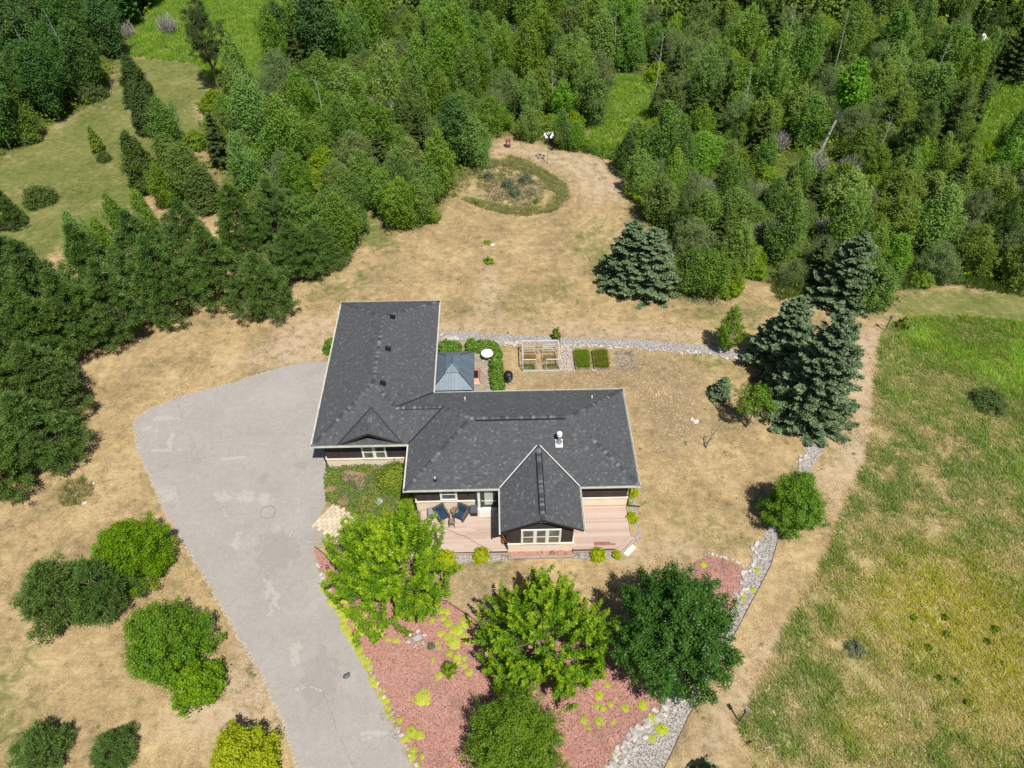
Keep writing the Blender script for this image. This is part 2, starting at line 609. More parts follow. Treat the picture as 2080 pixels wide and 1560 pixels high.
def spots(t, col, lst, c, jit=.55, strength=.75, nscale=1.6):
    """stains with a shape of their own: list of (x px, y px, rx m, ry m)"""
    acc = None
    nn = t.noise(nscale, 5, .65, dist=.8)
    for (x, y, rx, ry) in lst:
        g = G(x, y)
        vm = t.new('ShaderNodeVectorMath', operation='SUBTRACT')
        t.l.new(t.pos(), vm.inputs[0])
        vm.inputs[1].default_value = (g.x, g.y, 0)
        vs_ = t.new('ShaderNodeVectorMath', operation='MULTIPLY')
        t.l.new(vm.outputs[0], vs_.inputs[0])
        vs_.inputs[1].default_value = (1 / rx, 1 / ry, 0)
        ln = t.new('ShaderNodeVectorMath', operation='LENGTH')
        t.l.new(vs_.outputs[0], ln.inputs[0])
        d = t.math('ADD', ln.outputs['Value'], t.math('MULTIPLY_ADD', nn, 2 * jit * 2, -2 * jit))
        m = t.ss(d, 1.0, .55)
        acc = m if acc is None else t.math('MAXIMUM', acc, m)
    return t.mix(t.math('MULTIPLY', acc, strength), col, c)


col = spots(t, col, [(338, 1008, .9, .9), (322, 998, .8, .3), (540, 1014, .65, .7), (500, 1010, .7, .5), (455, 1010, .7, .5), (548, 1200, .35, .9), (558, 1222, .25, .8), (480, 1100, .35, .8),
                     (330, 850, 1.3, .25), (345, 895, .25, 1.0), (330, 915, 1.4, .2), (300, 870, .4, .4), (560, 1075, .5, .5), (600, 1330, .35, .9), (470, 930, 1.5, .16), (765, 1490, .9, .16)],
            (.48, .445, .395), 1.1, .42)
col = spots(t, col, [(429, 912, .28, .28), (535, 975, .35, .9), (610, 945, .8, .6), (560, 1120, 2.0, 2.2), (650, 1380, 1.4, 2.4)], (.235, .218, .20), .6, .38)
col = spots(t, col, [(570, 790, 2.6, 2.0)], (.40, .372, .345), .5, .3)
t.bump(n3, .25, .01)
M_ASPH = t.fin(col, .9, .25)
driveway = sheet('driveway', rough_edge(GP(DRIVE), .5, .05, 3), .012, M_ASPH)
M_CRACK = plain('crack_weed', (.27, .235, .13), (.36, .33, .27), 4, .95, .1)
M_CRACKD = plain('crack_dark', (.19, .185, .18), (.25, .24, .235), 4, .95, .1)


def strip(name, pxs, w, z, m, parent, seed=1, amp=.05, gap=0.0):
    rg = random.Random(seed)
    P = [G(x, y, z) for x, y in pxs]
    pts = []
    for a, b in zip(P[:-1], P[1:]):
        kk = max(1, int((b - a).length / .25))
        nn = Vector((-(b - a).y, (b - a).x, 0)).normalized()
        for j in range(kk): pts.append(a.lerp(b, j / kk) + nn * rg.uniform(-amp, amp))
    pts.append(P[-1])
    mb = MB()
    for a, b in zip(pts[:-1], pts[1:]):
        if rg.random() < gap: continue
        nn = Vector((-(b - a).y, (b - a).x, 0)).normalized()
        w0, w1 = w * rg.uniform(.3, 1), w * rg.uniform(.3, 1)
        e = (b - a) * .03
        mb.add([a + nn * w0 - e, a - nn * w0 - e, b - nn * w1 + e, b + nn * w1 + e], [(0, 1, 2, 3)])
    o = part(name, mb, m, parent)
    return o


for i, (pp, w, gp_, mtl) in enumerate([
    ([(302, 963), (345, 945), (400, 932), (440, 925)], .07, .15, M_CRACK), ([(357, 808), (362, 822), (371, 848)], .07, .05, M_CRACK), ([(371, 848), (395, 905), (404, 935)], .025, .35, M_CRACKD),
    ([(440, 930), (520, 922), (620, 908)], .03, .2, M_CRACK), ([(455, 1235), (480, 1215), (530, 1198), (610, 1180), (655, 1172)], .05, .25, M_CRACK), ([(540, 1422), (580, 1402), (640, 1378), (705, 1340)], .06, .3, M_CRACK),
    ([(712, 1310), (700, 1318), (680, 1332)], .05, .1, M_CRACK), ([(640, 1358), (660, 1348)], .04, .2, M_CRACK), ([(742, 1525), (770, 1500), (815, 1480)], .05, .1, M_CRACK),
    ([(655, 1400), (680, 1470), (705, 1530), (720, 1560)], .03, .2, M_CRACKD), ([(528, 1042), (535, 1030), (550, 1027), (560, 1036), (556, 1050), (543, 1054), (531, 1050), (528, 1042)], .06, .0, M_CRACKD)]):
    strip('crack', pp, w * .7, .018, mtl, driveway, i, .05, gp_)

M_EDGEP = plain('crumbled_edge', (.46, .385, .29), (.38, .33, .265), 3, .95, .1)
M_FAINT = plain('pale_wear', (.42, .392, .352), (.38, .352, .322), 3, .95, .1)
strip('crumbled_edge', DRIVE[3:20], .13, .020, M_EDGEP, driveway, 40, .07, .12)
for i, pp in enumerate([[(318, 846), (343, 853), (345, 880), (352, 905), (342, 912), (306, 918)], [(300, 868), (318, 868), (316, 892)], [(443, 1000), (452, 1028), (461, 1050)], [(452, 1010), (480, 1002), (512, 1006)], [(532, 1170), (545, 1192), (560, 1218), (568, 1246)], [(480, 1095), (497, 1112)],
                        [(655, 1405), (630, 1395), (600, 1400)], [(540, 1250), (558, 1240), (572, 1246)], [(735, 1505), (790, 1490), (818, 1478)], [(610, 1000), (600, 1060), (580, 1110)]]):
    strip('wear_mark', pp, .085, .016, M_FAINT, driveway, 60 + i, .08, .25)
# ---- beds, gravel, patio, walkway
def mulchmat(name, c1, c2, c3):
    t = NT(name)
    n1, n2, n3 = t.noise(.5, 5, .6), t.noise(9, 4, .75, dist=.6), t.noise(34, 3, .8)
    k = t.math('ADD', t.math('MULTIPLY', n2, .6), t.math('MULTIPLY', n3, .4))
    col = t.ramp(k, [(.36, c1), (.5, c2), (.64, c3)])
    col = t.mix(t.math('MULTIPLY', t.ss(n1, .48, .66), .55), col, (.25, .155, .11))
    col = t.mix(t.math('MULTIPLY', t.ss(n3, .66, .74), .6), col, (.50, .36, .28))
    t.bump(k, .7, .05)
    return t.fin(col, .95, .15)


def gravelmat(name, cs, scale=14):
    t = NT(name)
    v = t.new('ShaderNodeTexVoronoi')
    t.l.new(t.pos(), v.inputs['Vector'])
    v.inputs['Scale'].default_value = scale
    n1 = t.noise(.6, 5)
    rr = t.sep(v.outputs['Color'])[0]
    col = t.ramp(rr, [(0, cs[0]), (.35, cs[1]), (.7, cs[2]), (1, cs[3])])
    col = t.mix(t.ss(v.outputs['Distance'], .45, .75), col, (.15, .13, .11))
    col = t.mix(t.math('MULTIPLY', t.ss(n1, .55, .75), .35), col, (.27, .23, .16))
    t.bump(t.math('SUBTRACT', 1.0, v.outputs['Distance']), .6, .04)
    return t.fin(col, .85, .25)


M_MULCH = mulchmat('red_mulch', (.235, .11, .085), (.40, .20, .162), (.56, .37, .31))
M_GRAVEL = gravelmat('gravel', [(.27, .25, .235), (.38, .345, .325), (.46, .42, .395), (.54, .50, .465)])
M_STONE = plain('pale_stone', (.50, .46, .41), (.34, .31, .28), 3, .8, .25, objvar=.28, bump=.2, objspace=True)
M_BOULD = plain('grey_stone', (.30, .29, .29), (.40, .385, .37), 3, .85, .25, objvar=.12, bump=.3, objspace=True)
M_SOIL = plain('bed_soil', (.30, .205, .12), (.20, .14, .08), 2.5, .95, .1, bump=.5)
M_GREYM = plain('grey_mulch', (.15, .12, .095), (.36, .29, .215), 3.2, .95, .1, bump=.8)
M_CONC = plain('concrete', (.37, .325, .27), (.28, .24, .20), 5, .9, .2, bump=.25)
M_PAVE = plain('cream_paver', (.62, .53, .37), (.52, .44, .31), 3, .85, .2, objvar=.12, objspace=True)
M_PAVE2 = plain('worn_paver', (.37, .31, .24), (.28, .235, .18), 4, .9, .2, objvar=.16, objspace=True)

MULCH = [(638, 1108), (655, 1120), (690, 1160), (800, 1205), (905, 1218), (955, 1250), (1010, 1290), (1120, 1300), (1260, 1270), (1360, 1195), (1412, 1140), (1440, 1127), (1480, 1138), (1516, 1158), (1497, 1215),
         (1470, 1275), (1420, 1345), (1375, 1420), (1345, 1440), (1290, 1500), (1238, 1560), (1180, 1650), (910, 1700), (850, 1572), (812, 1488), (772, 1408), (740, 1335), (700, 1255), (664, 1178), (642, 1132)]
mulch_bed = sheet('mulch_bed', rough_edge(GP(MULCH), .5, .06, 4), .008, M_MULCH)
PATH_OUT = [(893, 673), (940, 674), (1060, 681), (1180, 686), (1300, 690), (1440, 702), (1560, 722), (1650, 790), (1690, 860), (1668, 925), (1645, 960), (1612, 1020), (1585, 1080), (1565, 1150), (1520, 1235), (1480, 1312), (1440, 1382), (1400, 1452), (1350, 1560), (1310, 1650)]
PATH_IN = [(893, 698), (930, 700), (960, 690), (1000, 697), (1060, 699), (1180, 703), (1300, 707), (1440, 719), (1540, 738), (1610, 800), (1640, 865), (1634, 920), (1606, 985), (1570, 1050), (1540, 1105), (1518, 1160), (1499, 1212), (1472, 1275), (1422, 1345), (1376, 1420), (1345, 1440), (1290, 1500), (1238, 1560), (1180, 1650)]
gravel_path = sheet('gravel_path', rough_edge(GP(PATH_OUT + PATH_IN[::-1]), .6, .06, 5), .016, M_GRAVEL)
M_EDGE = plain('dark_edging', (.05, .052, .045), (.09, .088, .075), 4, .6)
mb = MB()
mb.tube([G(x, y, .05) for x, y in PATH_OUT[12:]], .018, 5)
part('edging', mb, M_EDGE, gravel_path)
mb = MB()
mb.tube([G(x, y, .05) for x, y in [(640, 1110), (655, 1122), (690, 1162), (800, 1207), (905, 1220), (955, 1252), (1010, 1292)]], .03, 5)
part('edging', mb, M_EDGE, mulch_bed)
flower_bed = sheet('flower_bed', rough_edge(GP(BED), .5, .1, 6), .006, M_SOIL)
M_PALE = plain('pale_sand', (.38, .30, .19), (.25, .20, .12), 1.6, .95, .1, bump=.5)
sheet('sandy_mound', rough_edge(GP([(965, 392), (1000, 372), (1060, 352), (1090, 365), (1098, 392), (1060, 412), (1000, 408)]), .6, .25, 7), .006, M_PALE)
deck_bed = sheet('gravel_bed', rough_edge(GP([(858, 1120), (1030, 1122), (1030, 1140), (900, 1146), (862, 1140)]), .4, .05, 8), .010, M_GRAVEL)
sheet('gravel_bed', rough_edge(GP([(1162, 1117), (1252, 1115), (1296, 1082), (1276, 1015), (1290, 1015), (1302, 1090), (1262, 1136), (1164, 1136)]), .4, .05, 9), .010, M_GRAVEL)
sheet('mulch_bed', rough_edge(GP([(1036, 1118), (1160, 1115), (1160, 1131), (1040, 1133)]), .4, .02, 10), .014, M_MULCH)
sheet('gravel_bed', rough_edge(GP([(1138, 705), (1165, 705), (1168, 752), (1138, 754)]), .3, .08, 11), .012, gravelmat('fine_gravel', [(.40, .30, .24), (.52, .42, .34), (.60, .50, .42), (.45, .40, .38)], 12))
dugbed = sheet('dug_bed', rough_edge(GP([(1248, 714), (1285, 713), (1290, 735), (1287, 754), (1255, 755), (1246, 735)]), .25, .22, 12), .012, M_GREYM)


def rockmesh(name, seed, flat=.65):
    rg = random.Random(seed)
    mb = MB()
    prof = [(.28, -.2), (.48, -.05), (.5, .18), (.38, .38), (.16, .47)]
    n = 8
    vs = []
    for r, z in prof:
        for k in range(n):
            a = 2 * math.pi * k / n + rg.uniform(-.2, .2)
            q = r * rg.uniform(.8, 1.15)
            vs.append((q * math.cos(a), q * math.sin(a) * .85, z * flat * rg.uniform(.88, 1.1)))
    fs = []
    for i in range(len(prof) - 1):
        for k in range(n): fs.append((i * n + k, i * n + (k + 1) % n, (i + 1) * n + (k + 1) % n, (i + 1) * n + k))
    fs.append(tuple((len(prof) - 1) * n + k for k in range(n)))
    mb.add(vs, fs)
    return mb


ROCKS = [rockmesh('stone', i).mesh('stone', M_STONE, smooth=False) for i in range(5)]
BOULD = [rockmesh('boulder', 20 + i, .8).mesh('boulder', M_BOULD) for i in range(2)]
rg = random.Random(11)


def along(pxs, step):
    P = [G(x, y) for x, y in pxs]
    out = []
    for a, b in zip(P[:-1], P[1:]):
        L = (b - a).length
        kk = max(1, int(L / step))
        nn = Vector((-(b - a).y, (b - a).x, 0)).normalized()
        for j in range(kk): out.append((a.lerp(b, (j + rg.random()) / kk), nn))
    return out


def stones(pxs, step, width, s0, s1, parent, cap=999):
    for p, nn in along(pxs, step)[:cap]:
        s = rg.uniform(s0, s1)
        q = p + nn * rg.uniform(-width, width)
        piece('stone', rg.choice(ROCKS), parent, (q.x, q.y, .03), (0, 0, rg.uniform(0, 6)), (s * rg.uniform(.9, 1.4), s, s * rg.uniform(.7, 1)))


stones([(1235, 1565), (1290, 1500), (1340, 1442), (1372, 1420), (1395, 1400)], .075, .42, .22, .40, gravel_path)
stones([(1500, 1215), (1518, 1165), (1542, 1105)], .13, .35, .18, .40, gravel_path)
stones([(960, 692), (1000, 698), (1060, 700)], .16, .2, .22, .45, gravel_path)
stones([(1140, 703), (1180, 704), (1300, 708), (1440, 720), (1530, 737)], .22, .2, .15, .36, gravel_path)
stones([(893, 684), (930, 690)], .1, .3, .3, .6, gravel_path)
stones([(1634, 925), (1620, 955)], .08, .4, .18, .3, gravel_path)
stones([(1420, 1130), (1440, 1125), (1480, 1134), (1512, 1150)], .2, .06, .16, .26, mulch_bed)
stones([(742, 1335), (774, 1408), (812, 1488), (845, 1560)], .42, .08, .14, .30, mulch_bed)
stones([(640, 1125), (648, 1160), (672, 1210)], .3, .1, .15, .3, mulch_bed)
stones([(1140, 752), (1166, 753)], .2, .06, .12, .2, gravel_path)
stones([(1141, 700), (1160, 700)], .08, .2, .15, .3, gravel_path)

# patio pavers behind the house, beside the gazebo
patio = sheet('patio', GP([(884, 797), (1003, 795), (1000, 712), (962, 704), (893, 708)]), .006, M_PAVE2)
me_p = MB().b2(-.19, .19, -.125, .125, 0, .035).mesh('paver', M_PAVE2)
c0, c1 = G(1001, 790), G(965, 708)
j = 0
y = 39.4
while y < 46.6:
    x = -2.3 + (.2 if j % 2 else 0)
    while x < -.55:
        if rg.random() > .06: piece('paver', me_p, patio, (x, y, .006 + rg.uniform(0, .006)), (0, 0, rg.uniform(-.03, .03)))
        x += .4
    y += .27
    j += 1
# cream walkway from the driveway to the deck
walkway = sheet('walkway', rough_edge(GP([(646, 1062), (664, 1036), (690, 1050), (730, 1080), (790, 1098), (850, 1098), (850, 1122), (790, 1122), (720, 1106), (690, 1086)]), .5, .05, 13), .010, M_CONC)
sheet('concrete_pad', rough_edge(GP([(638, 1098), (645, 1064), (690, 1086), (668, 1096), (660, 1108), (640, 1114)]), .4, .02, 14), .014, M_CONC)


def pavermesh(seed):
    q = random.Random(seed)
    poly = []
    for k, (x, y) in enumerate([(-.21, -.125), (0, -.14), (.21, -.125), (.235, 0), (.21, .125), (0, .11), (-.21, .125), (-.19, 0)]):
        poly.append((x + q.uniform(-.015, .015), y + q.uniform(-.015, .015)))
    return MB().prism(poly, 0, .04).mesh('paver', M_PAVE)


PV = [pavermesh(i) for i in range(4)]
A = [(656, 1045), (724, 1088), (790, 1108), (850, 1110)]
PA = [G(x, y) for x, y in A]
for a, b in zip(PA[:-1], PA[1:]):
    L = (b - a).length
    d = (b - a).normalized()
    nn = Vector((-d.y, d.x, 0))
    ang = math.atan2(d.y, d.x)
    for i in range(max(1, int(L / .275))):
        for jj in range(-2, 3):
            q = a + d * (i + .5) * .275 + nn * (jj * .46 + (.23 if i % 2 else 0) - .1)
            piece('paver', rg.choice(PV), walkway, (q.x, q.y, .014), (0, 0, ang + math.pi / 2 + rg.uniform(-.04, .04)))

# ================================================================== HOUSE
def shinglemat():
    t = NT('roof_shingle')
    a = t.sep(t.attr('tint'))
    n = t.noise(40, 3, .8)
    n2 = t.noise(.6, 5, .6)
    col = t.ramp(a[0], [(0, (.066, .069, .074)), (.55, (.083, .087, .092)), (.83, (.095, .100, .106)), (.93, (.114, .121, .127)), (1, (.142, .151, .157))])
    col = t.mix(t.math('MULTIPLY', t.ss(n, .5, .75), .5), col, (.10, .105, .11))
    col = t.mix(t.math('MULTIPLY', t.ss(n2, .5, .7), .25), col, (.085, .085, .08))
    return t.fin(col, .9, .3)


M_SHING = shinglemat()
t = NT('ridge_shingle')
rr_ = t.rnd()
col = t.ramp(rr_, [(0, (.045, .048, .052)), (.5, (.07, .075, .082)), (.8, (.115, .13, .142)), (1, (.18, .195, .21))])
M_CAP = t.fin(col, .9, .3)
M_DECKING = plain('roof_underlay', (.03, .03, .032), (.04, .04, .042), 5, .9)
M_WHITE = plain('white_trim', (.87, .87, .84), (.80, .80, .77), 3, .45, .4)
M_GUT = plain('gutter_paint', (.66, .66, .60), (.54, .54, .49), 2.5, .5, .4)
M_SOFFIT = plain('soffit', (.30, .27, .23), (.26, .24, .2), 3, .8)
M_SIDING = plain('dark_siding', (.042, .034, .034), (.058, .046, .045), 2, .75, .25, objvar=.1, objspace=True)
M_WALL = plain('dark_wall', (.03, .025, .025), (.035, .03, .03), 4, .9)
M_BASE = plain('tan_stone_base', (.80, .67, .52), (.86, .75, .62), 1.2, .85, .2, bump=.15)
M_GLASS = plain('window_glass', (.075, .082, .065), (.19, .19, .145), 1.6, .08, .6)  # paler blotches paint reflections and blinds into the pane colour
M_GREEN = plain('green_door_paint', (.018, .045, .04), (.022, .052, .046), 4, .45, .4)
M_BLIND = plain('door_light', (.55, .60, .58), (.48, .54, .52), 3, .2, .5)
M_METAL = plain('galvanised', (.55, .57, .58), (.45, .47, .48), 8, .35, .5, .7)
M_VALLEY = plain('dark_flashing', (.022, .026, .034), (.03, .034, .045), 6, .45, .4)
M_BROWN = plain('brown_metal', (.035, .026, .022), (.045, .033, .028), 6, .5, .4)
M_BLACK = plain('black_plastic', (.012, .013, .015), (.02, .021, .023), 6, .45, .4)
M_BRASS = plain('brass', (.5, .33, .12), (.45, .3, .1), 6, .35, .5, .8)

ZE, SL = 3.1, .48
LX0, LX1, LYF, LYB = -13.87, -5.18, 34.05, 50.40
MX0, MX1, MYF, MYB = -6.75, 9.70, 29.92, 39.18
GX0, GX1, GYF = -.08, 5.50, 26.38
CY = (MYF + MYB) / 2
LCX = (LX0 + LX1) / 2
GCX = (GX0 + GX1) / 2
hl, hm, hg = (LX1 - LX0) / 2, (MYB - MYF) / 2, (GX1 - GX0) / 2
hc = (MYB - LYF) / 2
kx = LX1 - hc                       # where the link ridge meets the wing's hip
mx = MX0 + hc                       # where the link ridge meets the main hip
TX0, TX1, TYF = -11.95, -7.23, 34.12   # small front gable on the wing
TCX, ht = (TX0 + TX1) / 2, (TX1 - TX0) / 2
TSL = 1.22 / ht
TZ = ZE + .01 + 1.22
TYB = LYF + (TZ - ZE) / SL
# plane: plan polygon, a point on the eave, upslope direction, slope
PLN = [
    ([(LX0, LYF), (kx, LYF), (kx, LYF + hc), (LCX, LYF + hl)], (0, LYF), (0, 1), SL, ZE),
    ([(kx, LYF), (MX0, LYF), (mx, LYF + hc), (kx, LYF + hc)], (0, LYF), (0, 1), SL, ZE),
    ([(LX1, MYB), (mx, MYB), (mx, MYB - hc), (kx, MYB - hc)], (0, MYB), (0, -1), SL, ZE),
    ([(mx, MYB), (MX1, MYB), (MX1 - hm, CY), (MX0 + hm, CY), (mx, MYB - hc)], (0, MYB), (0, -1), SL, ZE),
    ([(MX0, LYF), (MX0, MYF), (MX0 + hm, CY), (mx, LYF + hc)], (MX0, 0), (1, 0), SL, ZE),
    ([(MX1, MYF), (MX1, MYB), (MX1 - hm, CY)], (MX1, 0), (-1, 0), SL, ZE),
    ([(MX0, MYF), (GX0, MYF), (GCX, MYF + hg), (GCX, CY), (MX0 + hm, CY)], (0, MYF), (0, 1), SL, ZE),
    ([(GX1, MYF), (MX1, MYF), (MX1 - hm, CY), (GCX, CY), (GCX, MYF + hg)], (0, MYF), (0, 1), SL, ZE),
    ([(LX0, LYB), (LX0, LYF), (LCX, LYF + hl), (LCX, LYB - hl)], (LX0, 0), (1, 0), SL, ZE),
    ([(LX1, LYB), (LX0, LYB), (LCX, LYB - hl)], (0, LYB), (0, -1), SL, ZE),
    ([(LX1, LYB), (LCX, LYB - hl), (LCX, LYF + hl), (kx, LYF + hc), (LX1, MYB)], (LX1, 0), (-1, 0), SL, ZE),
    ([(GX0, GYF), (GCX, GYF), (GCX, MYF + hg), (GX0, MYF)], (GX0, 0), (1, 0), SL, ZE),
    ([(GX1, GYF), (GX1, MYF), (GCX, MYF + hg), (GCX, GYF)], (GX1, 0), (-1, 0), SL, ZE),
    ([(TX0, TYF), (TCX, TYF), (TCX, TYB)], (TX0, 0), (1, 0), TSL, ZE + .03),
    ([(TX1, TYF), (TCX, TYB), (TCX, TYF)], (TX1, 0), (-1, 0), TSL, ZE + .03),
]


def clip(poly, a, b, c):
    """keep the side a*x + b*y <= c"""
    out = []
    for i in range(len(poly)):
        p, q = poly[i], poly[(i + 1) % len(poly)]
        dp, dq = a * p[0] + b * p[1] - c, a * q[0] + b * q[1] - c
        if dp <= 0: out.append(p)
        if (dp < 0 < dq) or (dq < 0 < dp):
            k = dp / (dp - dq)
            out.append((p[0] + (q[0] - p[0]) * k, p[1] + (q[1] - p[1]) * k))
    return out


house = thing('house', 'dark brown L-shaped bungalow with grey shingle hip roofs and a front gable', 'house', (1.5, 36.0, 0))
mb = MB()
sv, sf, st = [], [], []
rg = random.Random(5)
for poly, e0, n, s, z0 in PLN:
    ar = sum(poly[i][0] * poly[(i + 1) % len(poly)][1] - poly[(i + 1) % len(poly)][0] * poly[i][1] for i in range(len(poly)))
    if ar < 0: poly = poly[::-1]
    ev = (n[1], -n[0])
    dist = lambda x, y: (x - e0[0]) * n[0] + (y - e0[1]) * n[1]
    Z = lambda x, y: z0 + s * dist(x, y)
    k = len(poly)
    mb.add([(x, y, Z(x, y)) for x, y in poly] + [(x, y, Z(x, y) - .10) for x, y in poly], [tuple(range(k)), tuple(range(2 * k - 1, k - 1, -1))] + [(i, k + i, k + (i + 1) % k, (i + 1) % k) for i in range(k)])
    # shingle tabs, course by course
    ds = [dist(x, y) for x, y in poly]
    us = [x * ev[0] + y * ev[1] for x, y in poly]
    ex = .145 / math.sqrt(1 + s * s)
    r = 0
    d = 0.0
    while d < max(ds) - .01:
        band = clip(clip(poly, -n[0], -n[1], -(d + e0[0] * n[0] + e0[1] * n[1])), n[0], n[1], d + ex + e0[0] * n[0] + e0[1] * n[1])
        if len(band) >= 3:
            u0, u1 = min(x * ev[0] + y * ev[1] for x, y in band), max(x * ev[0] + y * ev[1] for x, y in band)
            u = u0 - rg.random() * .3
            while u < u1:
                w = rg.choice((.15, .17, .2, .22))
                tab = clip(clip(band, -ev[0], -ev[1], -u), ev[0], ev[1], u + w - .006)
                u += w
                if len(tab) < 3: continue
                b = len(sv)
                lift = rg.uniform(.012, .024)
                rv = rg.random()
                rv = rv * .8 if rg.random() < .91 else .82 + rv * .18
                m = len(tab)
                for x, y in tab:
                    fr = 1 - (dist(x, y) - d) / ex
                    sv.append((x, y, Z(x, y) + .004 + lift * fr))
                    st.append((rv, 0))
                sf.append(tuple(range(b, b + m)))
                lo = [i for i in range(m) if dist(*tab[i]) < d + .004]
                if len(lo) == 2:
                    i, jx = lo
                    for q in (i, jx):
                        x, y = tab[q]
                        sv.append((x, y, Z(x, y) - .004))
                        st.append((rv, 0))
                    if (i + 1) % m == jx: sf.append((b + jx, b + i, b + m, b + m + 1))
                    else: sf.append((b + i, b + jx, b + m + 1, b + m))
        d += ex
        r += 1
# soffit
roof = part('roof', mb, M_DECKING, house)
o_ = OFF['roof']
me = bpy.data.meshes.new('shingle')
me.from_pydata([(x - o_[0], y - o_[1], z - o_[2]) for x, y, z in sv], [], sf)
me.materials.append(M_SHING)
a = me.color_attributes.new('tint', 'FLOAT_COLOR', 'POINT')
a.data.foreach_set('color', np.concatenate([np.array(st), np.ones((len(st), 2))], 1).astype(np.float32).ravel())
link('shingle', me, roof)['kind'] = 'stuff'
rs = bpy.data.objects['shingle']
OFF['shingle'] = o_
mb = MB()
mb.b2(LX0 + .05, LX1 - .05, LYF + .05, LYB - .05, ZE - .09, ZE - .06)
mb.b2(MX0 + .05, MX1 - .05, MYF + .05, MYB - .05, ZE - .095, ZE - .065)
part('soffit', mb, M_SOFFIT, roof)
Zm = lambda run: ZE + SL * run


def caps(a, b, skip=0.0, lift=.03):
    a, b = Vector(a), Vector(b)
    d = b - a
    L = d.length
    d.normalize()
    n = int((L - skip) / .21)
    yaw, pit = math.atan2(d.y, d.x), -math.asin(d.z)
    for i in range(n):
        p = a + d * (i * .21 + .1) + Vector((0, 0, lift))
        o = piece('ridge_cap', ME_CAP, roof, p, (0, pit - .05, yaw))
        o.rotation_mode = 'XYZ'


w_, h_ = .15, .055
mbc = MB()
mbc.add([(-.14, -w_, -h_), (.14, -w_, -h_), (.14, 0, 0), (-.14, 0, 0), (-.14, w_, -h_), (.14, w_, -h_),
         (-.14, -w_, -h_ - .015), (.14, -w_, -h_ - .015), (.14, 0, -.015), (-.14, 0, -.015), (-.14, w_, -h_ - .015), (.14, w_, -h_ - .015)],
        [(0, 1, 2, 3), (3, 2, 5, 4), (1, 7, 8, 2), (2, 8, 11, 5), (0, 3, 9, 6), (3, 4, 10, 9), (0, 6, 7, 1), (4, 5, 11, 10)])
ME_CAP = mbc.mesh('ridge_cap', M_CAP)
zl, zm_, zc_, zg_ = Zm(hl), Zm(hm), Zm(hc), Zm(hg)
caps((LX0, LYF, ZE), (LCX, LYF + hl, zl))
caps((LX0, LYB, ZE), (LCX, LYB - hl, zl))
caps((LX1, LYB, ZE), (LCX, LYB - hl, zl))
caps((kx, LYF + hc, zc_), (LCX, LYF + hl, zl))
caps((LCX, LYF + hl, zl), (LCX, LYB - hl, zl))
caps((kx, LYF + hc, zc_), (mx, LYF + hc, zc_))
caps((MX0, MYF, ZE), (MX0 + hm, CY, zm_))
caps((mx, MYB - hc, zc_), (MX0 + hm, CY, zm_))
caps((MX1, MYF, ZE), (MX1 - hm, CY, zm_))
caps((MX1, MYB, ZE), (MX1 - hm, CY, zm_))
caps((MX0 + hm, CY, zm_), (MX1 - hm, CY, zm_), lift=.05)
caps((GCX, GYF, zg_), (GCX, MYF + hg - .3, zg_), lift=.06)
caps((TCX, TYF, TZ), (TCX, TYB, TZ), .2)
# raised ridge vents under the caps
mb = MB()
mb.b2(MX0 + hm + .35, MX1 - hm - .35, CY - .22, CY + .03, zm_ - .1, zm_ - .012)
mb.b2(GCX - .23, GCX + .23, GYF + .5, MYF + hg - .7, zg_ - .1, zg_ + .0)
mb.b2(kx + .4, mx - .2, LYF + hc - .19, LYF + hc + .02, zc_ - .1, zc_ - .03)
part('ridge_vent', mb, M_BLACK, roof)
# valley flashings
mb = MB()
for p, q in [((LX1, MYB, ZE), (kx, MYB - hc, zc_)), ((MX0, LYF, ZE), (mx, LYF + hc, zc_)), ((TX0, TYF, ZE), (TCX, TYB, TZ)), ((TX1, TYF, ZE), (TCX, TYB, TZ))]:
    p, q = Vector(p) + Vector((0, 0, .055)), Vector(q) + Vector((0, 0, .055))
    mb.beam(p, q, .12, .03)
part('valley_flashing', mb, M_VALLEY, roof)
for sx, p in ((-1, GX0), (1, GX1)):
    mb = MB()
    mb.beam((p + sx * .02, MYF, ZE + .07), (GCX + sx * .10, MYF + hg - .1, zg_ + .04), .045, .04)
    part('valley_trim', mb, M_WHITE, roof)
    mb = MB()
    mb.beam((p - sx * .06, MYF, ZE + .05), (GCX + sx * .01, MYF + hg - .1, zg_ + .02), .07, .05)
    part('valley_flashing', mb, M_VALLEY, roof)


def gutter(p, q, side):
    """open trough along an eave; side = outward normal"""
    p, q = Vector((*p, ZE)), Vector((*q, ZE))
    o = Vector((*side, 0))
    mb = MB()
    a = .005
    for (u0, v0, u1, v1) in [(a, -.10, a + .012, .01), (a, -.112, a + .105, -.10), (a + .093, -.10, a + .105, .012), (a + .07, .0, a + .093, .012)]:
        c = (p + q) / 2 + o * (u0 + u1) / 2 + Vector((0, 0, (v0 + v1) / 2 - .004))
        L = (q - p).length + (.24 if u1 > .1 else 0)
        dim = (L, u1 - u0, v1 - v0) if abs(o.y) > .5 else (u1 - u0, L, v1 - v0)
        mb.box(c, dim)
    part('gutter', mb, M_GUT, roof)


gutter((LX0, LYF), (MX0, LYF), (0, -1))
gutter((LX0, LYF), (LX0, LYB), (-1, 0))
gutter((LX0, LYB), (LX1, LYB), (0, 1))
gutter((LX1, MYB), (LX1, LYB), (1, 0))
gutter((LX1, MYB), (MX1, MYB), (0, 1))
gutter((MX1, MYF), (MX1, MYB), (1, 0))
gutter((MX0, MYF), (MX0, LYF), (-1, 0))
gutter((MX0, MYF), (GX0, MYF), (0, -1))
gutter((GX1, MYF), (MX1, MYF), (0, -1))
gutter((GX0, GYF), (GX0, MYF), (-1, 0))
gutter((GX1, GYF), (GX1, MYF), (1, 0))
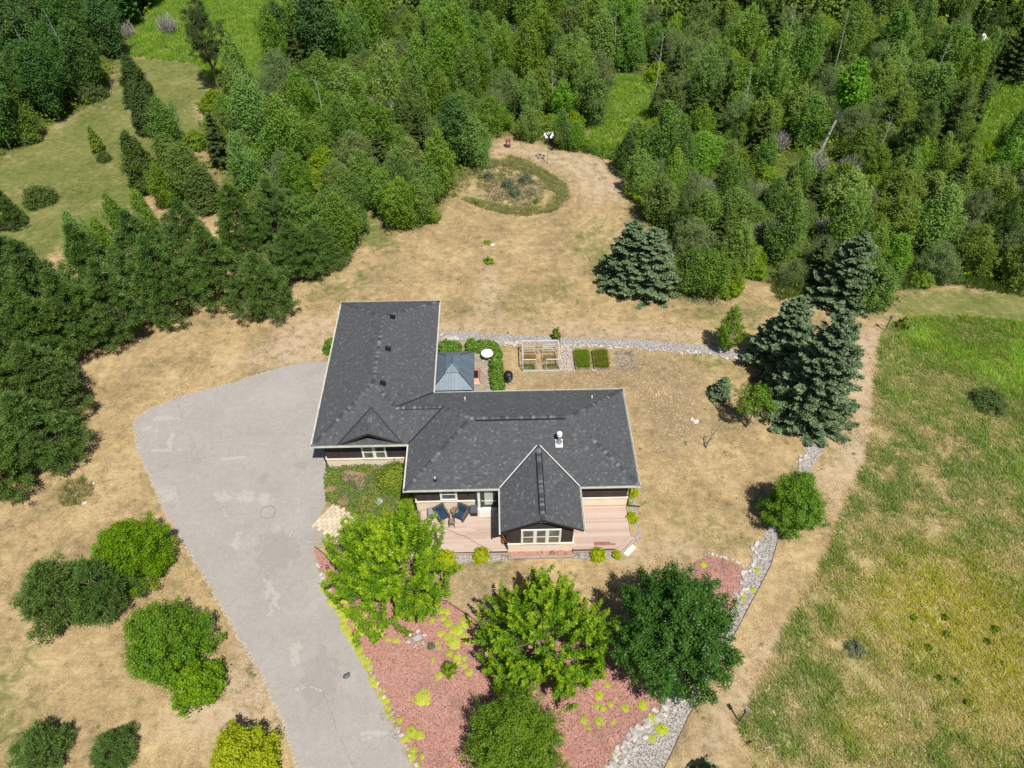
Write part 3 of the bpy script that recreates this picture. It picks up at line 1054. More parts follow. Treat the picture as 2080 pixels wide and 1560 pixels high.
# dark barge boards of the front gable and of the wing's small gable
for (x0, x1, cx, y, zt, zb) in ((GX0, GX1, GCX, GYF, zg_, ZE), (TX0, TX1, TCX, TYF, TZ, ZE)):
    mb = MB()
    for xe in (x0, x1):
        mb.beam((xe, y + .02, zb - .09), (cx, y + .02, zt - .09), .05, .17)
    part('barge_board', mb, M_BROWN, roof)
# roof vents, flue, plumbing pipes
mbv = MB()
mbv.b2(-.24, .24, -.24, .24, -.06, .02)
mbv.add([(-.2, -.17, .02), (.2, -.17, .02), (.2, .17, .02), (-.2, .17, .02), (-.17, -.2, .20), (.17, -.2, .20), (.17, .12, .17), (-.17, .12, .17)],
        [(0, 1, 5, 4), (1, 2, 6, 5), (2, 3, 7, 6), (3, 0, 4, 7), (4, 5, 6, 7)])
me_v = mbv.mesh('roof_vent', M_BLACK)
for (x, y) in ((797, 643), (788, 708), (778, 778)):
    g = G(x, y, 4.9)
    z = ZE + SL * (LX1 - g.x)
    piece('roof_vent', me_v, roof, (g.x, g.y, z + .02), (0, math.atan(SL), 0))
fx, fy = 4.20, 32.85
fz = ZE + SL * (fy - MYF)
mb = MB()
mb.box((fx, fy - .12, fz + .0), (.5, .6, .03), M=Matrix.Rotation(math.atan(SL), 3, 'X'))
part('flue_base', mb, M_WHITE, roof)
mb = MB()
mb.lathe([(.26, .0), (.22, .12), (.14, .22), (.10, .30), (.10, .75)], (fx, fy, fz + .0), 14)
part('flue_pipe', mb, M_METAL, roof, True)
mb = MB()
mb.lathe([(.10, .70), (.19, .72), (.19, .80), (.13, .82), (.13, .88), (.20, .90), (.20, .98), (.12, 1.06)], (fx, fy, fz), 16)
part('flue_cap', mb, M_WHITE, roof, True)
for (x, y, fr) in ((944.5, 813, 0), (1202, 810, 0), (884, 975, 1)):
    for it in range(5):
        z = 3.3 if it == 0 else zz
        g = G(x, y, z)
        zz = ZE + SL * ((g.y - MYF) if fr else (MYB - g.y))
    mb = MB()
    mb.tube([(g.x, g.y, zz - .1), (g.x, g.y, zz + .32)], .05, 8)
    part('vent_pipe', mb, M_WHITE, roof)
    if fr:
        mb = MB()
        mb.lathe([(.16, -.02), (.10, .1), (.06, .14)], (g.x, g.y, zz), 10)
        part('pipe_boot', mb, M_BLACK, roof)

# ---- walls
WZ = ZE - .06
WX = dict(l=(-13.2, -5.85, 34.6, 49.85), m=(-6.05, 9.07, 30.3, 38.65), g=(.47, 4.85, 26.8, 30.6))
mb = MB()
for k in ('l', 'm', 'g'):
    x0, x1, y0, y1 = WX[k]
    mb.b2(x0 + .03, x1 - .03, y0 + .03, y1 - .03, .0, WZ - (.0 if k != 'g' else .02))
# gable triangle
zt_ = ZE + SL * (GX1 - WX['g'][1])
mb.add([(.5, 26.83, WZ - .02), (4.82, 26.83, WZ - .02), (4.82, 26.83, zt_ - .12), (GCX, 26.83, zg_ - .12), (.5, 26.83, zt_ - .12),
        (.5, 27.0, WZ - .02), (4.82, 27.0, WZ - .02), (4.82, 27.0, zt_ - .12), (GCX, 27.0, zg_ - .12), (.5, 27.0, zt_ - .12)],
       [(0, 1, 2, 3, 4), (9, 8, 7, 6, 5), (0, 4, 9, 5), (1, 6, 7, 2), (4, 3, 8, 9), (3, 2, 7, 8)])
# recessed triangle of the small gable
ty = 34.62
mb.add([(TX0 + .3, ty, ZE + .2), (TX1 - .3, ty, ZE + .2), (TCX, ty, TZ - .12), (TX0 + .3, ty + .1, ZE + .2), (TX1 - .3, ty + .1, ZE + .2), (TCX, ty + .1, TZ - .12)], [(0, 1, 2), (5, 4, 3), (0, 2, 5, 3), (2, 1, 4, 5), (1, 0, 3, 4)])
wall = part('wall', mb, M_WALL, house)
BH = .115
SIDE = {}


def board(L, axis):
    key = (round(L, 2), axis)
    if key not in SIDE:
        m = MB()
        l = L / 2
        # lap board: bottom edge stands proud; outward = -Y
        m.add([(-l, -.028, 0), (l, -.028, 0), (l, -.006, BH), (-l, -.006, BH), (-l, .02, 0), (l, .02, 0), (l, .02, BH), (-l, .02, BH)], [(0, 1, 2, 3), (0, 4, 5, 1), (4, 0, 3, 7), (1, 5, 6, 2), (3, 2, 6, 7)])
        SIDE[key] = m.mesh('siding_board', M_SIDING)
    return SIDE[key]


def siding(x0, y0, x1, y1, z0, z1, tri=None):
    a, b = Vector((x0, y0, 0)), Vector((x1, y1, 0))
    d = b - a
    L = d.length
    yaw = math.atan2(d.y, d.x)
    z = z0
    while z < z1 - .03:
        l = L
        if tri and z > tri[0]: l = max(.2, L - 2 * (z + BH - tri[0]) / SL)
        if l > .3:
            c = (a + b) / 2
            piece('siding_board', board(l, 0), wall, (c.x, c.y, z), (0, 0, yaw))
        z += BH


SB = 1.22
siding(-13.2, 34.6, -5.9, 34.6, .9, WZ)
siding(-13.2, 49.85, -13.2, 34.6, .9, WZ)
siding(-5.85, 39, -5.85, 49.85, .9, WZ)
siding(-6.05, 30.3, .47, 30.3, SB, WZ)
siding(4.85, 30.3, 9.07, 30.3, SB, WZ)
siding(9.07, 30.3, 9.07, 38.65, SB, WZ)
siding(-6.05, 34.6, -6.05, 30.3, SB, WZ)
siding(9.07, 38.65, -5.85, 38.65, .9, WZ)
siding(-5.85, 49.85, -13.2, 49.85, .9, WZ)
siding(.47, 26.8, 4.85, 26.8, 1.0, zg_ - .2, (zt_ - .12,))
siding(.47, 30.3, .47, 26.8, 1.0, WZ)
siding(4.85, 26.8, 4.85, 30.3, 1.0, WZ)
# tan stone base with a ledge
mb, ml = MB(), MB()
for k, zt in (('l', .86), ('m', SB - .02), ('g', .96)):
    x0, x1, y0, y1 = WX[k]
    e = .07
    mb.b2(x0 - e, x1 + e, y0 - e, y0 + .02, 0, zt)
    mb.b2(x0 - e, x0 + .02, y0 + .02, y1 - .02, 0, zt)
    mb.b2(x1 - .02, x1 + e, y0 + .02, y1 - .02, 0, zt)
    mb.b2(x0 - e, x1 + e, y1 - .02, y1 + e, 0, zt)
    e = .13
    ml.b2(x0 - e, x1 + e, y0 - e, y0 + .0, zt, zt + .06)
    ml.b2(x0 - e, x0, y0, y1, zt, zt + .06)
    ml.b2(x1, x1 + e, y0, y1, zt, zt + .06)
part('stone_base', mb, M_BASE, house)
part('stone_ledge', ml, M_BASE, house)
ld = bpy.data.objects['stone_ledge']


def window(x0, x1, z0, z1, y, nx, half=True):
    """front-facing window: frame, mullions, meeting rails and panes"""
    fw = .11
    mb = MB()
    mb.b2(x0, x1, y - .09, y, z1 - fw, z1)
    mb.b2(x0, x1, y - .13, y, z0, z0 + fw)
    mb.b2(x0, x0 + fw, y - .09, y, z0 + fw, z1 - fw)
    mb.b2(x1 - fw, x1, y - .09, y, z0 + fw, z1 - fw)
    w = part('window', mb, M_WHITE, house)
    iw = (x1 - x0 - 2 * fw)
    for i in range(nx):
        a = x0 + fw + iw * i / nx + (.09 if i else 0)
        b = x0 + fw + iw * (i + 1) / nx - (.09 if i < nx - 1 else 0)
        if i:
            m2 = MB()
            m2.b2(a - .18, a, y - .085, y, z0 + fw, z1 - fw)
            part('mullion', m2, M_WHITE, w)
        zc = (z0 + z1) / 2
        for lo, hi, dp in ((z0 + fw, zc, .04), (zc, z1 - fw, .055)):
            m2 = MB()
            m2.b2(a, b, y - dp, y - dp + .015, lo, hi)
            part('pane', m2, M_GLASS, w)
        m2 = MB()
        m2.b2(a, b, y - .075, y - .03, zc - .025, zc + .025)
        part('meeting_rail', m2, M_WHITE, w)
        for xx in (a, b):
            m2 = MB()
            sgn = 1 if xx == a else -1
            m2.b2(min(xx, xx + sgn * .03), max(xx, xx + sgn * .03), y - .07, y - .03, z0 + fw, z1 - fw)
            part('sash', m2, M_WHITE, w)
    return w


window(1.30, 4.03, .90, 2.74, 26.8, 3)
window(-4.36, -3.14, 1.36, 2.75, 30.3, 1)
window(-10.46, -8.62, .80, 2.5, 34.6, 2)
# front door with side light under the main eave
mb = MB()
mb.b2(-1.86, -1.70, 30.16, 30.3, .40, 2.62)
mb.b2(-.36, -.22, 30.16, 30.3, .40, 2.62)
mb.b2(-1.70, -.36, 30.16, 30.3, 2.50, 2.62)
mb.b2(-1.50, -1.42, 30.16, 30.3, .40, 2.50)
door = part('door', mb, M_GREEN, house)
mb = MB().b2(-1.42, -.36, 30.22, 30.27, .42, 2.50)
part('door_leaf', mb, M_GREEN, door)
mb = MB().b2(-1.20, -.60, 30.20, 30.22, .75, 2.38)
part('door_light', mb, M_BLIND, door)
mb = MB().b2(-1.70, -1.50, 30.2, 30.27, .62, 2.50)
part('side_light', mb, M_WHITE, door)
mb = MB().tube([(-1.33, 30.17, 1.35), (-1.22, 30.15, 1.35)], .03, 6)
part('door_handle', mb, M_BRASS, door)
mb = MB().b2(-1.74, -.30, 30.02, 30.2, .31, .40)
part('threshold', mb, M_WHITE, door)
# porch lamp bracket beside the door, outlet pipe, downspouts
mb = MB().tube([(-2.3, 30.26, 2.4), (-2.3, 30.12, 2.45), (-2.3, 30.1, 2.2)], .035, 6)
part('wall_lamp', mb, M_BLACK, house)
for pts in ([(-13.45, 34.0, 3.0), (-13.32, 34.45, 2.7), (-13.32, 34.45, .15), (-13.32, 34.2, .08)], [(.36, 26.5, 3.0), (.36, 26.74, 2.75), (.36, 26.74, .3)], [(9.3, 30.0, 3.0), (9.22, 30.24, 2.7), (9.22, 30.24, .2), (9.9, 30.24, .1), (10.2, 30.2, .06)],
            [(-6.3, 30.0, 3.0), (-6.2, 30.3, 2.7), (-6.2, 30.3, .2), (-6.9, 30.3, .08)]):
    mb = MB().tube(pts, .05, 6)
    part('downspout', mb, M_BROWN if pts[0][0] < 5 else M_BLACK, house)
# triangular vent in the front gable
mb = MB()
mb.b2(GCX - .62, GCX + .62, 26.74, 26.8, 3.55, 3.6)
part('gable_vent_trim', mb, M_WHITE, house)
# garage door on the wing's side facing the driveway
mb = MB()
for i in range(4): mb.b2(-13.27, -13.21, 40.2, 45.2, .05 + i * .55, .57 + i * .55)
part('garage_door', mb, M_SOFFIT, house)

# ================================================================== DECK AND ITS FURNITURE
t = NT('deck_board')
q = t.obj()
mp = t.new('ShaderNodeMapping')
t.l.new(q, mp.inputs[0])
mp.inputs['Scale'].default_value = (.35, 6, 1)
n1 = t.noise(3, 5, .6, mp.outputs[0])
k = t.math('MULTIPLY_ADD', t.rnd(), .45, t.math('MULTIPLY', n1, .6))
col = t.ramp(k, [(.2, (.40, .295, .24)), (.5, (.49, .37, .305)), (.85, (.575, .455, .385))])
t.fin(col, .6, .3)
M_DECK = t.mat
M_WET = plain('deck_board_wet', (.26, .12, .085), (.33, .17, .125), 2, .35, .4, objvar=.05)
M_RED = plain('stained_wood', (.22, .085, .045), (.28, .11, .06), 5, .6)
deck = thing('deck', 'pinkish brown board deck wrapping the front of the house', 'deck', (1.5, 28.4, 0))
DZ = .3
mb = MB()
mb.prism([(-5.83, 26.6), (.38, 26.46), (.38, 30.2), (-5.83, 30.2)], .02, DZ - .035)
mb.prism([(4.94, 26.5), (7.82, 26.5), (9.08, 27.7), (9.12, 30.2), (4.94, 30.2)], .02, DZ - .035)
part('joist_frame', mb, M_BROWN, deck)
BW = .142
DB = {}


def dboard(x0, x1, y, wet=False, z=DZ, w=BW - .007):
    L = x1 - x0
    if L < .08: return
    key = (round(L, 2), wet, w)
    if key not in DB: DB[key] = MB().box((0, 0, -.0125), (key[0] - .004, w, .025)).mesh('deck_board', M_WET if wet else M_DECK)
    piece('deck_board', DB[key], deck, ((x0 + x1) / 2, y, z))


rg = random.Random(3)
for i in range(25):
    y = 26.68 + i * BW
    if y > 30.22: break
    cuts = [-5.83, .38]
    j1 = (-3.2, -1.9, -2.6, -1.2)[i % 4] + rg.uniform(-.1, .1)
    cuts = [-5.83, j1, .38] if i % 3 else [-5.83, j1 - 1.5, j1 + 1.3, .38]
    for a, b in zip(cuts[:-1], cuts[1:]): dboard(a, b, y)
    xe = 9.1 if y > 27.72 else min(9.1, 7.82 + (y + BW / 2 - 26.5) * 1.05)
    if 26.85 < y < 27.2: 
        dboard(4.94, 6.45, y)
        dboard(6.45, 7.95 if y < 27.05 else 7.6, y, True)
        dboard(7.95 if y < 27.05 else 7.6, xe, y)
    else: dboard(4.94, xe, y)
for (x0, y0, x1, y1) in ((-5.83, 26.58, .40, 26.46), (4.92, 26.48, 7.84, 26.48), (7.84, 26.48, 9.1, 27.7), (9.14, 27.7, 9.16, 30.2), (-5.86, 30.2, -5.86, 26.58)):
    mb = MB().beam((x0, y0, DZ - .13), (x1, y1, DZ - .13), .03, .24)
    part('fascia_board', mb, M_DECK, deck)
# steps at the cut corner
d = Vector((9.08 - 7.84, 27.7 - 26.48, 0)).normalized()
n = Vector((d.y, -d.x, 0))
a, b = Vector((7.84, 26.48, 0)), Vector((9.1, 27.7, 0))
for i, off in enumerate((.10, .25, .42)):
    mb = MB().beam(a + n * off + Vector((0, 0, .17)), b + n * off + Vector((0, 0, .17)), .13, .03)
    part('step_tread', mb, M_DECK, deck)
for e in (a + d * .04, b - d * .04):
    mb = MB().beam(e + n * .04 + Vector((0, 0, .08)), e + n * .5 + Vector((0, 0, .08)), .04, .15)
    part('step_side', mb, M_DECK, deck)
mb = MB()
mb.box((a + b) / 2 + n * .68 + Vector((0, 0, .025)), (1.0, .36, .05), math.atan2(d.y, d.x))
tag(part('stone_slab', mb, M_BASE), 'tan landing slab at the foot of the deck corner step', 'slab')
# brown corner posts and the kerb of the mulch strip under the front gable
mb = MB().b2(.42, 4.9, 26.10, 26.24, 0, .16)
tag(part('garden_kerb', mb, M_CONC), kind='structure')

t = NT('wicker')
wv = t.new('ShaderNodeTexWave')
t.l.new(t.obj(), wv.inputs['Vector'])
wv.inputs['Scale'].default_value = 18
wv.inputs['Distortion'].default_value = 2
col = t.mix(wv.outputs[0], (.075, .065, .058), (.14, .125, .11))
t.bump(wv.outputs[0], .5, .01)
M_WICK = t.fin(col, .7, .3)
M_NAVY = plain('navy_cushion', (.018, .042, .085), (.024, .055, .105), 5, .85, .2)
M_TAN = plain('tan_top', (.26, .19, .13), (.20, .145, .10), 9, .7)
M_GREYC = plain('grey_cover', (.22, .235, .245), (.28, .295, .30), 3, .6, .35, bump=.2)
M_SLATE = plain('slate_lid', (.075, .09, .105), (.095, .112, .125), 4, .45, .4)


def rbox(mb, c, d, r=.03):
    """box with bevelled top edges"""
    x, y, z = d[0] / 2, d[1] / 2, d[2] / 2
    cx, cy, cz = c
    vs = []
    for zz, ins in ((-z, 0), (z - r, 0), (z, r)):
        for sx, sy in ((-1, -1), (1, -1), (1, 1), (-1, 1)): vs.append((cx + sx * (x - ins), cy + sy * (y - ins), cz + zz))
    fs = [(3, 2, 1, 0), (8, 9, 10, 11)]
    for i in range(2):
        for k in range(4): fs.append((i * 4 + k, i * 4 + (k + 1) % 4, (i + 1) * 4 + (k + 1) % 4, (i + 1) * 4 + k))
    mb.add(vs, fs)


def armchair(label, x, y, rz):
    c = thing('wicker_armchair', label, 'armchair', (x, y, DZ), rz, 'wicker armchairs on the deck')
    mb = MB()
    rbox(mb, (0, 0, .26), (.66, .66, .16))
    part('seat_base', mb, M_WICK, c, local=True)
    for s in (-1, 1):
        mb = MB()
        mb.add([(s * .30, -.40, .10), (s * .42, -.42, .10), (s * .42, .36, .10), (s * .30, .36, .10), (s * .30, -.40, .56), (s * .44, -.44, .56), (s * .45, .38, .66), (s * .30, .38, .66)],
               [(0, 3, 2, 1), (4, 5, 6, 7), (0, 1, 5, 4), (2, 3, 7, 6), (1, 2, 6, 5), (3, 0, 4, 7)] if s > 0 else [(0, 1, 2, 3), (7, 6, 5, 4), (4, 5, 1, 0), (6, 7, 3, 2), (5, 6, 2, 1), (7, 4, 0, 3)])
        part('arm', mb, M_WICK, c, local=True)
    mb = MB()
    M = Matrix.Rotation(math.radians(-14), 3, 'X')
    mb.box((0, .42, .58), (.88, .11, .72), M=M)
    part('backrest', mb, M_WICK, c, local=True)
    mb = MB()
    rbox(mb, (0, -.05, .41), (.58, .66, .14), .04)
    part('seat_cushion', mb, M_NAVY, c, local=True)
    mb = MB()
    mb.box((0, .30, .66), (.56, .13, .46), M=M)
    mb.box((0, .25, .66), (.48, .06, .38), M=M)
    part('back_cushion', mb, M_NAVY, c, local=True)
    for sx in (-1, 1):
        for sy in (-1, 1):
            mb = MB().tube([(sx * .37, sy * .36, 0), (sx * .37, sy * .36, .2)], .03, 6)
            part('leg', mb, M_BLACK, c, local=True)
    return c


armchair('dark wicker armchair with navy cushions beside the grey covered box', -4.27, 29.48, math.radians(33))
armchair('dark wicker armchair with navy cushions beside the slate-lidded box', -2.93, 29.50, math.radians(-28))
o = thing('side_table', 'round tan side table between the two wicker armchairs', 'side table', (-3.36, 29.72, DZ))
part('table_top', MB().lathe([(.24, .52), (.29, .53), (.29, .56), (.25, .575)], (0, 0, 0), 20), M_TAN, o, True, True)
for k in range(3):
    a = k * 2.094
    part('leg', MB().tube([(.24 * math.cos(a), .24 * math.sin(a), 0), (.16 * math.cos(a), .16 * math.sin(a), .53)], .02, 6), M_WICK, o, local=True)
o = thing('footstool', 'square wicker footstool with tan top before the navy armchairs', 'footstool', (-3.55, 28.86, DZ))
mb = MB()
rbox(mb, (0, 0, .40), (.42, .50, .06), .015)
part('stool_frame', mb, M_WICK, o, local=True)
mb = MB()
rbox(mb, (0, .01, .44), (.30, .36, .03), .01)
part('stool_top', mb, M_TAN, o, local=True)
for sx in (-1, 1):
    for sy in (-1, 1): part('leg', MB().tube([(sx * .20, sy * .24, 0), (sx * .17, sy * .20, .4)], .025, 6), M_WICK, o, local=True)
o = thing('storage_box', 'grey fabric covered box with a blue cable at the deck end', 'box', (-5.03, 29.72, DZ), .08)
mb = MB()
rbox(mb, (0, 0, .30), (.56, .56, .60), .06)
part('cover', mb, M_GREYC, o, local=True)
part('cable_coil', MB().tube([(-.1, -.3, .35), (-.02, -.31, .46), (.10, -.31, .50), (.02, -.32, .38), (-.08, -.31, .3)], .018, 6), plain('blue_cable', (.05, .05, .15), None, 4, .5), o, local=True)
o = thing('storage_box', 'dark slate box with ridged lid beside the front door', 'box', (-1.98, 29.83, DZ))
mb = MB()
rbox(mb, (0, 0, .24), (.50, .62, .48), .03)
part('bin', mb, M_BLACK, o, local=True)
mb = MB()
rbox(mb, (0, 0, .51), (.54, .66, .06), .02)
mb.box((0, 0, .545), (.5, .02, .012))
part('lid', mb, M_SLATE, o, local=True)
t = NT('mat_weave')
v = t.voro(7.5)
col = t.mix(t.ss(v, .12, .2), (.10, .10, .12), (.55, .53, .49))
M_MAT = t.fin(col, .9, .1)
o = tag(part('door_mat', MB().b2(-1.62, -.47, 29.43, 30.02, DZ + .004, DZ + .02), M_MAT), 'pale patterned mat on the deck before the green front door', 'mat')
mb = MB()
HZ = DZ + .02
HOSE = [(869, 1038), (868, 1050), (873, 1059), (882, 1064), (893, 1065), (902, 1073), (911, 1077), (919, 1079), (930, 1085), (942, 1088), (953, 1094), (967, 1103), (982, 1110), (998, 1119)]
pts = [G(x, y, HZ + .01) for x, y in HOSE] + [G(1012, 1126, .06), G(1030, 1131, .05), G(1050, 1137, .05), G(1070, 1138, .05)]
mb.tube(pts, .016, 6)
tag(part('extension_cord', mb, plain('blue_grey_cord', (.10, .11, .18), None, 4, .5)), 'thin blue-grey cord winding over the deck boards', 'cord')
o = thing('planter_box', 'small red-brown slatted wooden box in the corner beside the front gable', 'planter', (.17, 27.38, DZ))
mb = MB()
for k in range(4): mb.box((0, -.22, .05 + k * .09), (.36, .03, .08))
for k in range(4): mb.box((0, .22, .05 + k * .09), (.36, .03, .08))
for s in (-1, 1):
    for k in range(4): mb.box((s * .165, 0, .05 + k * .09), (.03, .41, .08))
part('box_side', mb, M_RED, o, local=True)
for k in range(4):
    part('slat', MB().box((-.12 + k * .08, 0, .37), (.068, .46, .02)), M_RED, o, local=True)

# ================================================================== BEHIND THE HOUSE
M_GZ = plain('steel_blue_roof', (.115, .155, .19), (.135, .178, .215), 1.5, .45, .4, .1, objvar=.10)
M_GZD = plain('steel_trim', (.045, .055, .065), None, 3, .4, .4, .2)
gz = thing('gazebo', 'square gazebo with two-tier blue-grey metal panel roof behind the house', 'gazebo', (-3.6, 42.2, 0))
ZB, ZT = 2.25, 3.15
gx0, gx1, gy0, gy1 = -5.50, -2.06, 40.22, 44.72


def hipx(x0, x1, y0, y1, z0, z1, tx0, tx1, ty0, ty1, nx, ny, nm):
    """one tier of hipped roof as separate sheet panels with seams"""
    def pan(P, u0, u1, v):
        # P: 4 corners eave a->b and top a->b; panel between fractions of the eave, clipped to the trapezoid
        ea, eb, ta, tb = [Vector(p) for p in P]
        L = (eb - ea).length
        d = (eb - ea) / L
        fa, fb = (ta - ea).dot(d), L - (tb - ea).dot(d)
        hgt = (ta - ea) - d * fa
        poly = [(u0 * L, 0), (u1 * L, 0), (u1 * L, 1), (u0 * L, 1)]
        poly = clip(poly, -1, fa, 0)
        poly = clip(poly, 1, fb, L)
        if len(poly) < 3: return
        mb = MB()
        nn = d.cross(hgt).normalized()
        up_ = [ea + d * x + hgt * yy + nn * .012 for x, yy in poly]
        dn = [ea + d * x + hgt * yy - nn * .012 for x, yy in poly]
        k = len(poly)
        mb.add(up_ + dn, [tuple(range(k)), tuple(range(2 * k - 1, k - 1, -1))] + [(i, k + i, k + (i + 1) % k, (i + 1) % k) for i in range(k)])
        # standing seam
        s0 = clip([(u1 * L - .035, 0), (u1 * L, 0), (u1 * L, 1), (u1 * L - .035, 1)], -1, fa, 0)
        s0 = clip(s0, 1, fb, L) if len(s0) >= 3 else []
        if len(s0) >= 3:
            q = [ea + d * x + hgt * yy + nn * .05 for x, yy in s0]
            q2 = [ea + d * x + hgt * yy + nn * .012 for x, yy in s0]
            kk = len(s0)
            mb.add(q + q2, [tuple(range(kk))] + [(i, kk + i, kk + (i + 1) % kk, (i + 1) % kk) for i in range(kk)])
        part('roof_panel', mb, M_GZ, gz)
    c = [(x0, y0, z0), (x1, y0, z0), (x1, y1, z0), (x0, y1, z0)]
    tt = [(tx0, ty0, z1), (tx1, ty0, z1), (tx1, ty1, z1), (tx0, ty1, z1)]
    for i in range(4):
        j = (i + 1) % 4
        n_ = nx if i % 2 == 0 else ny
        for k in range(n_): pan((c[i], c[j], tt[i], tt[j]), k / n_, (k + 1) / n_, .02)


hipx(gx0, gx1, gy0, gy1, ZB, ZT, -4.26, -3.30, 41.40, 43.30, 14, 18, 'lower')
part('shadow_band', MB().b2(-4.20, -3.36, 41.46, 43.24, ZT - .06, ZT + .06), M_GZD, gz)  # dark band paints in the shadow line beneath the raised upper tier
hipx(-4.34, -3.22, 41.30, 43.40, ZT + .05, ZT + .40, -3.80, -3.76, 41.95, 42.8, 5, 8, 'upper')
for a, b in (((gx0, gy0), (gx1, gy0)), ((gx1, gy0), (gx1, gy1)), ((gx1, gy1), (gx0, gy1)), ((gx0, gy1), (gx0, gy0))):
    part('eave_trim', MB().beam((*a, ZB - .03), (*b, ZB - .03), .05, .09), M_GZD, gz)
for a, b in (((gx0, gy0), (-4.26, 41.4)), ((gx1, gy0), (-3.30, 41.4)), ((gx1, gy1), (-3.30, 43.3)), ((gx0, gy1), (-4.26, 43.3))):
    part('hip_trim', MB().beam((*a, ZB + .03), (*b, ZT + .03), .06, .03), M_GZD, gz)
for x in (gx0 + .25, gx1 - .25):
    for y in (gy0 + .25, gy1 - .25):
        part('post', MB().b2(x - .06, x + .06, y - .06, y + .06, 0, ZB - .02), M_GZD, gz)
M_COP = plain('copper_panel', (.52, .225, .16), (.60, .30, .22), 3, .4, .5, .3)
ft = thing('fire_table', 'copper coloured fire table with black lid at the gazebo edge', 'fire table', (-2.0, 43.7, 0))
mb = MB()
mb.add([(-.42, -1.0, .25), (.42, -1.0, .25), (.42, 1.0, .25), (-.42, 1.0, .25), (-.22, -.62, .62), (.26, -.62, .62), (.26, .62, .62), (-.22, .62, .62), ], [(0, 1, 5, 4), (1, 2, 6, 5), (2, 3, 7, 6), (3, 0, 4, 7), (4, 5, 6, 7), (3, 2, 1, 0)])
part('copper_hood', mb, M_COP, ft, local=True)
part('black_lid', MB().b2(-.16, .22, -.55, .30, .62, .66), M_BLACK, ft, local=True)
mb = MB().b2(-.36, .36, -.85, .85, 0, .25)
part('pedestal', mb, M_GZD, ft, local=True)
o = thing('low_bench', 'low grey stone bench by the gazebo post next to the house', 'bench', (-2.0, 42.05, 0))
part('bench_top', MB().b2(-.45, .34, -.55, .5, .40, .48), plain('grey_slate', (.22, .215, .20), (.30, .29, .27), 3, .7), o, local=True)
part('bench_base', MB().b2(-.38, .26, -.48, .42, 0, .40), M_GZD, o, local=True)
o = thing('patio_table', 'round white patio table standing on the paving by the hedge', 'table', (-.99, 46.05, 0))
part('table_top', MB().lathe([(.50, .70), (.54, .71), (.54, .745), (.48, .755)], (0, 0, 0), 28), M_WHITE, o, True, True)
part('pedestal', MB().lathe([(.08, .0), (.06, .2), (.06, .6), (.12, .70)], (0, 0, 0), 10), M_WHITE, o, True, True)
for k in range(4):
    a = .6 + k * math.pi / 2
    part('leg', MB().tube([(.05 * math.cos(a), .05 * math.sin(a), .3), (.30 * math.cos(a), .30 * math.sin(a), .15), (.46 * math.cos(a), .46 * math.sin(a), .02)], .035, 6), M_WHITE, o, local=True)
o = thing('kettle_grill', 'black covered grill on bent metal legs beside the hedge', 'grill', (.80, 43.25, 0), .15)
part('grill_cover', MB().lathe([(.30, .32), (.38, .45), (.40, .70), (.36, .95), (.22, 1.10), (.06, 1.15)], (0, 0, 0), 14, 1.0, 1.15), M_BLACK, o, True, True)
part('vent_pipe', MB().tube([(.05, -.40, .45), (.05, -.46, .55), (.07, -.46, .85), (.05, -.38, .92)], .03, 6), M_METAL, o, local=True)
for a in (-2.4, -1.57, -.75, 1.2, 2.2):
    part('leg', MB().tube([(.26 * math.cos(a), .26 * math.sin(a), .36), (.44 * math.cos(a), .46 * math.sin(a), .16), (.52 * math.cos(a), .54 * math.sin(a), .0)], .018, 6), M_METAL, o, local=True)

# garden enclosure of white pipe with trellis and low beds
M_PVC = plain('white_pipe', (.62, .60, .58), (.50, .48, .46), 5, .5, .4)
en = thing('garden_enclosure', 'white pipe-framed vegetable enclosure with trellis panels and raised beds', 'garden frame', (3.7, 45.6, 0))
ex0, ex1, ey0, ey1, EH = 2.08, 5.26, 44.40, 46.75, 1.45
part('base_rail', MB().beam((ex0, ey0, .08), (ex1, ey0, .08), .06, .14), M_PVC, en)
for x in (ex0, ex1): part('base_rail', MB().beam((x, ey0 + .03, .08), (x, ey1, .08), .05, .12), M_PVC, en)
for x, y in ((ex0, ey0), (3.17, ey0), (4.08, ey0), (ex1, ey0), (ex0, ey1), (ex1, ey1)):
    part('post', MB().tube([(x, y, 0), (x, y, EH)], .035, 6), M_PVC, en)
for a, b in (((ex0, ey0), (3.17, ey0)), ((4.08, ey0), (ex1, ey0)), ((ex0, ey0), (ex0, ey1)), ((ex1, ey0), (ex1, ey1)), ((ex0, ey1), (ex1, ey1))):
    part('top_rail', MB().tube([(*a, EH), (*b, EH)], .05, 6), M_PVC, en)
for x0, x1 in ((2.2, 3.25), (3.88, 4.95)):
    for k in range(4):
        part('trellis_slat', MB().beam((x0, 46.6, .35 + .24 * k), (x1, 46.6, .35 + .24 * k), .03, .075), M_PVC, en)
    for x in (x0, (x0 + x1) / 2, x1):
        part('trellis_post', MB().beam((x, 46.62, 0), (x, 46.62, 1.1), .035, .035), M_PVC, en)
part('middle_post', MB().beam((3.5, 46.55, 0), (3.5, 46.55, 1.2), .05, .05), M_PVC, en)
M_OLDW = plain('weathered_wood', (.40, .36, .30), (.28, .25, .21), 6, .85, .2, bump=.3)
for (x0, x1, y0, y1) in ((2.15, 3.28, 45.5, 46.3), (2.15, 3.28, 44.5, 45.3), (3.85, 5.05, 45.5, 46.3), (3.95, 5.15, 44.5, 45.25)):
    for a, b in (((x0, y0), (x1, y0)), ((x0, y1), (x1, y1)), ((x0, y0), (x0, y1)), ((x1, y0), (x1, y1))):
        part('bed_board', MB().beam((*a, .09), (*b, .09), .035, .18), M_OLDW, en)
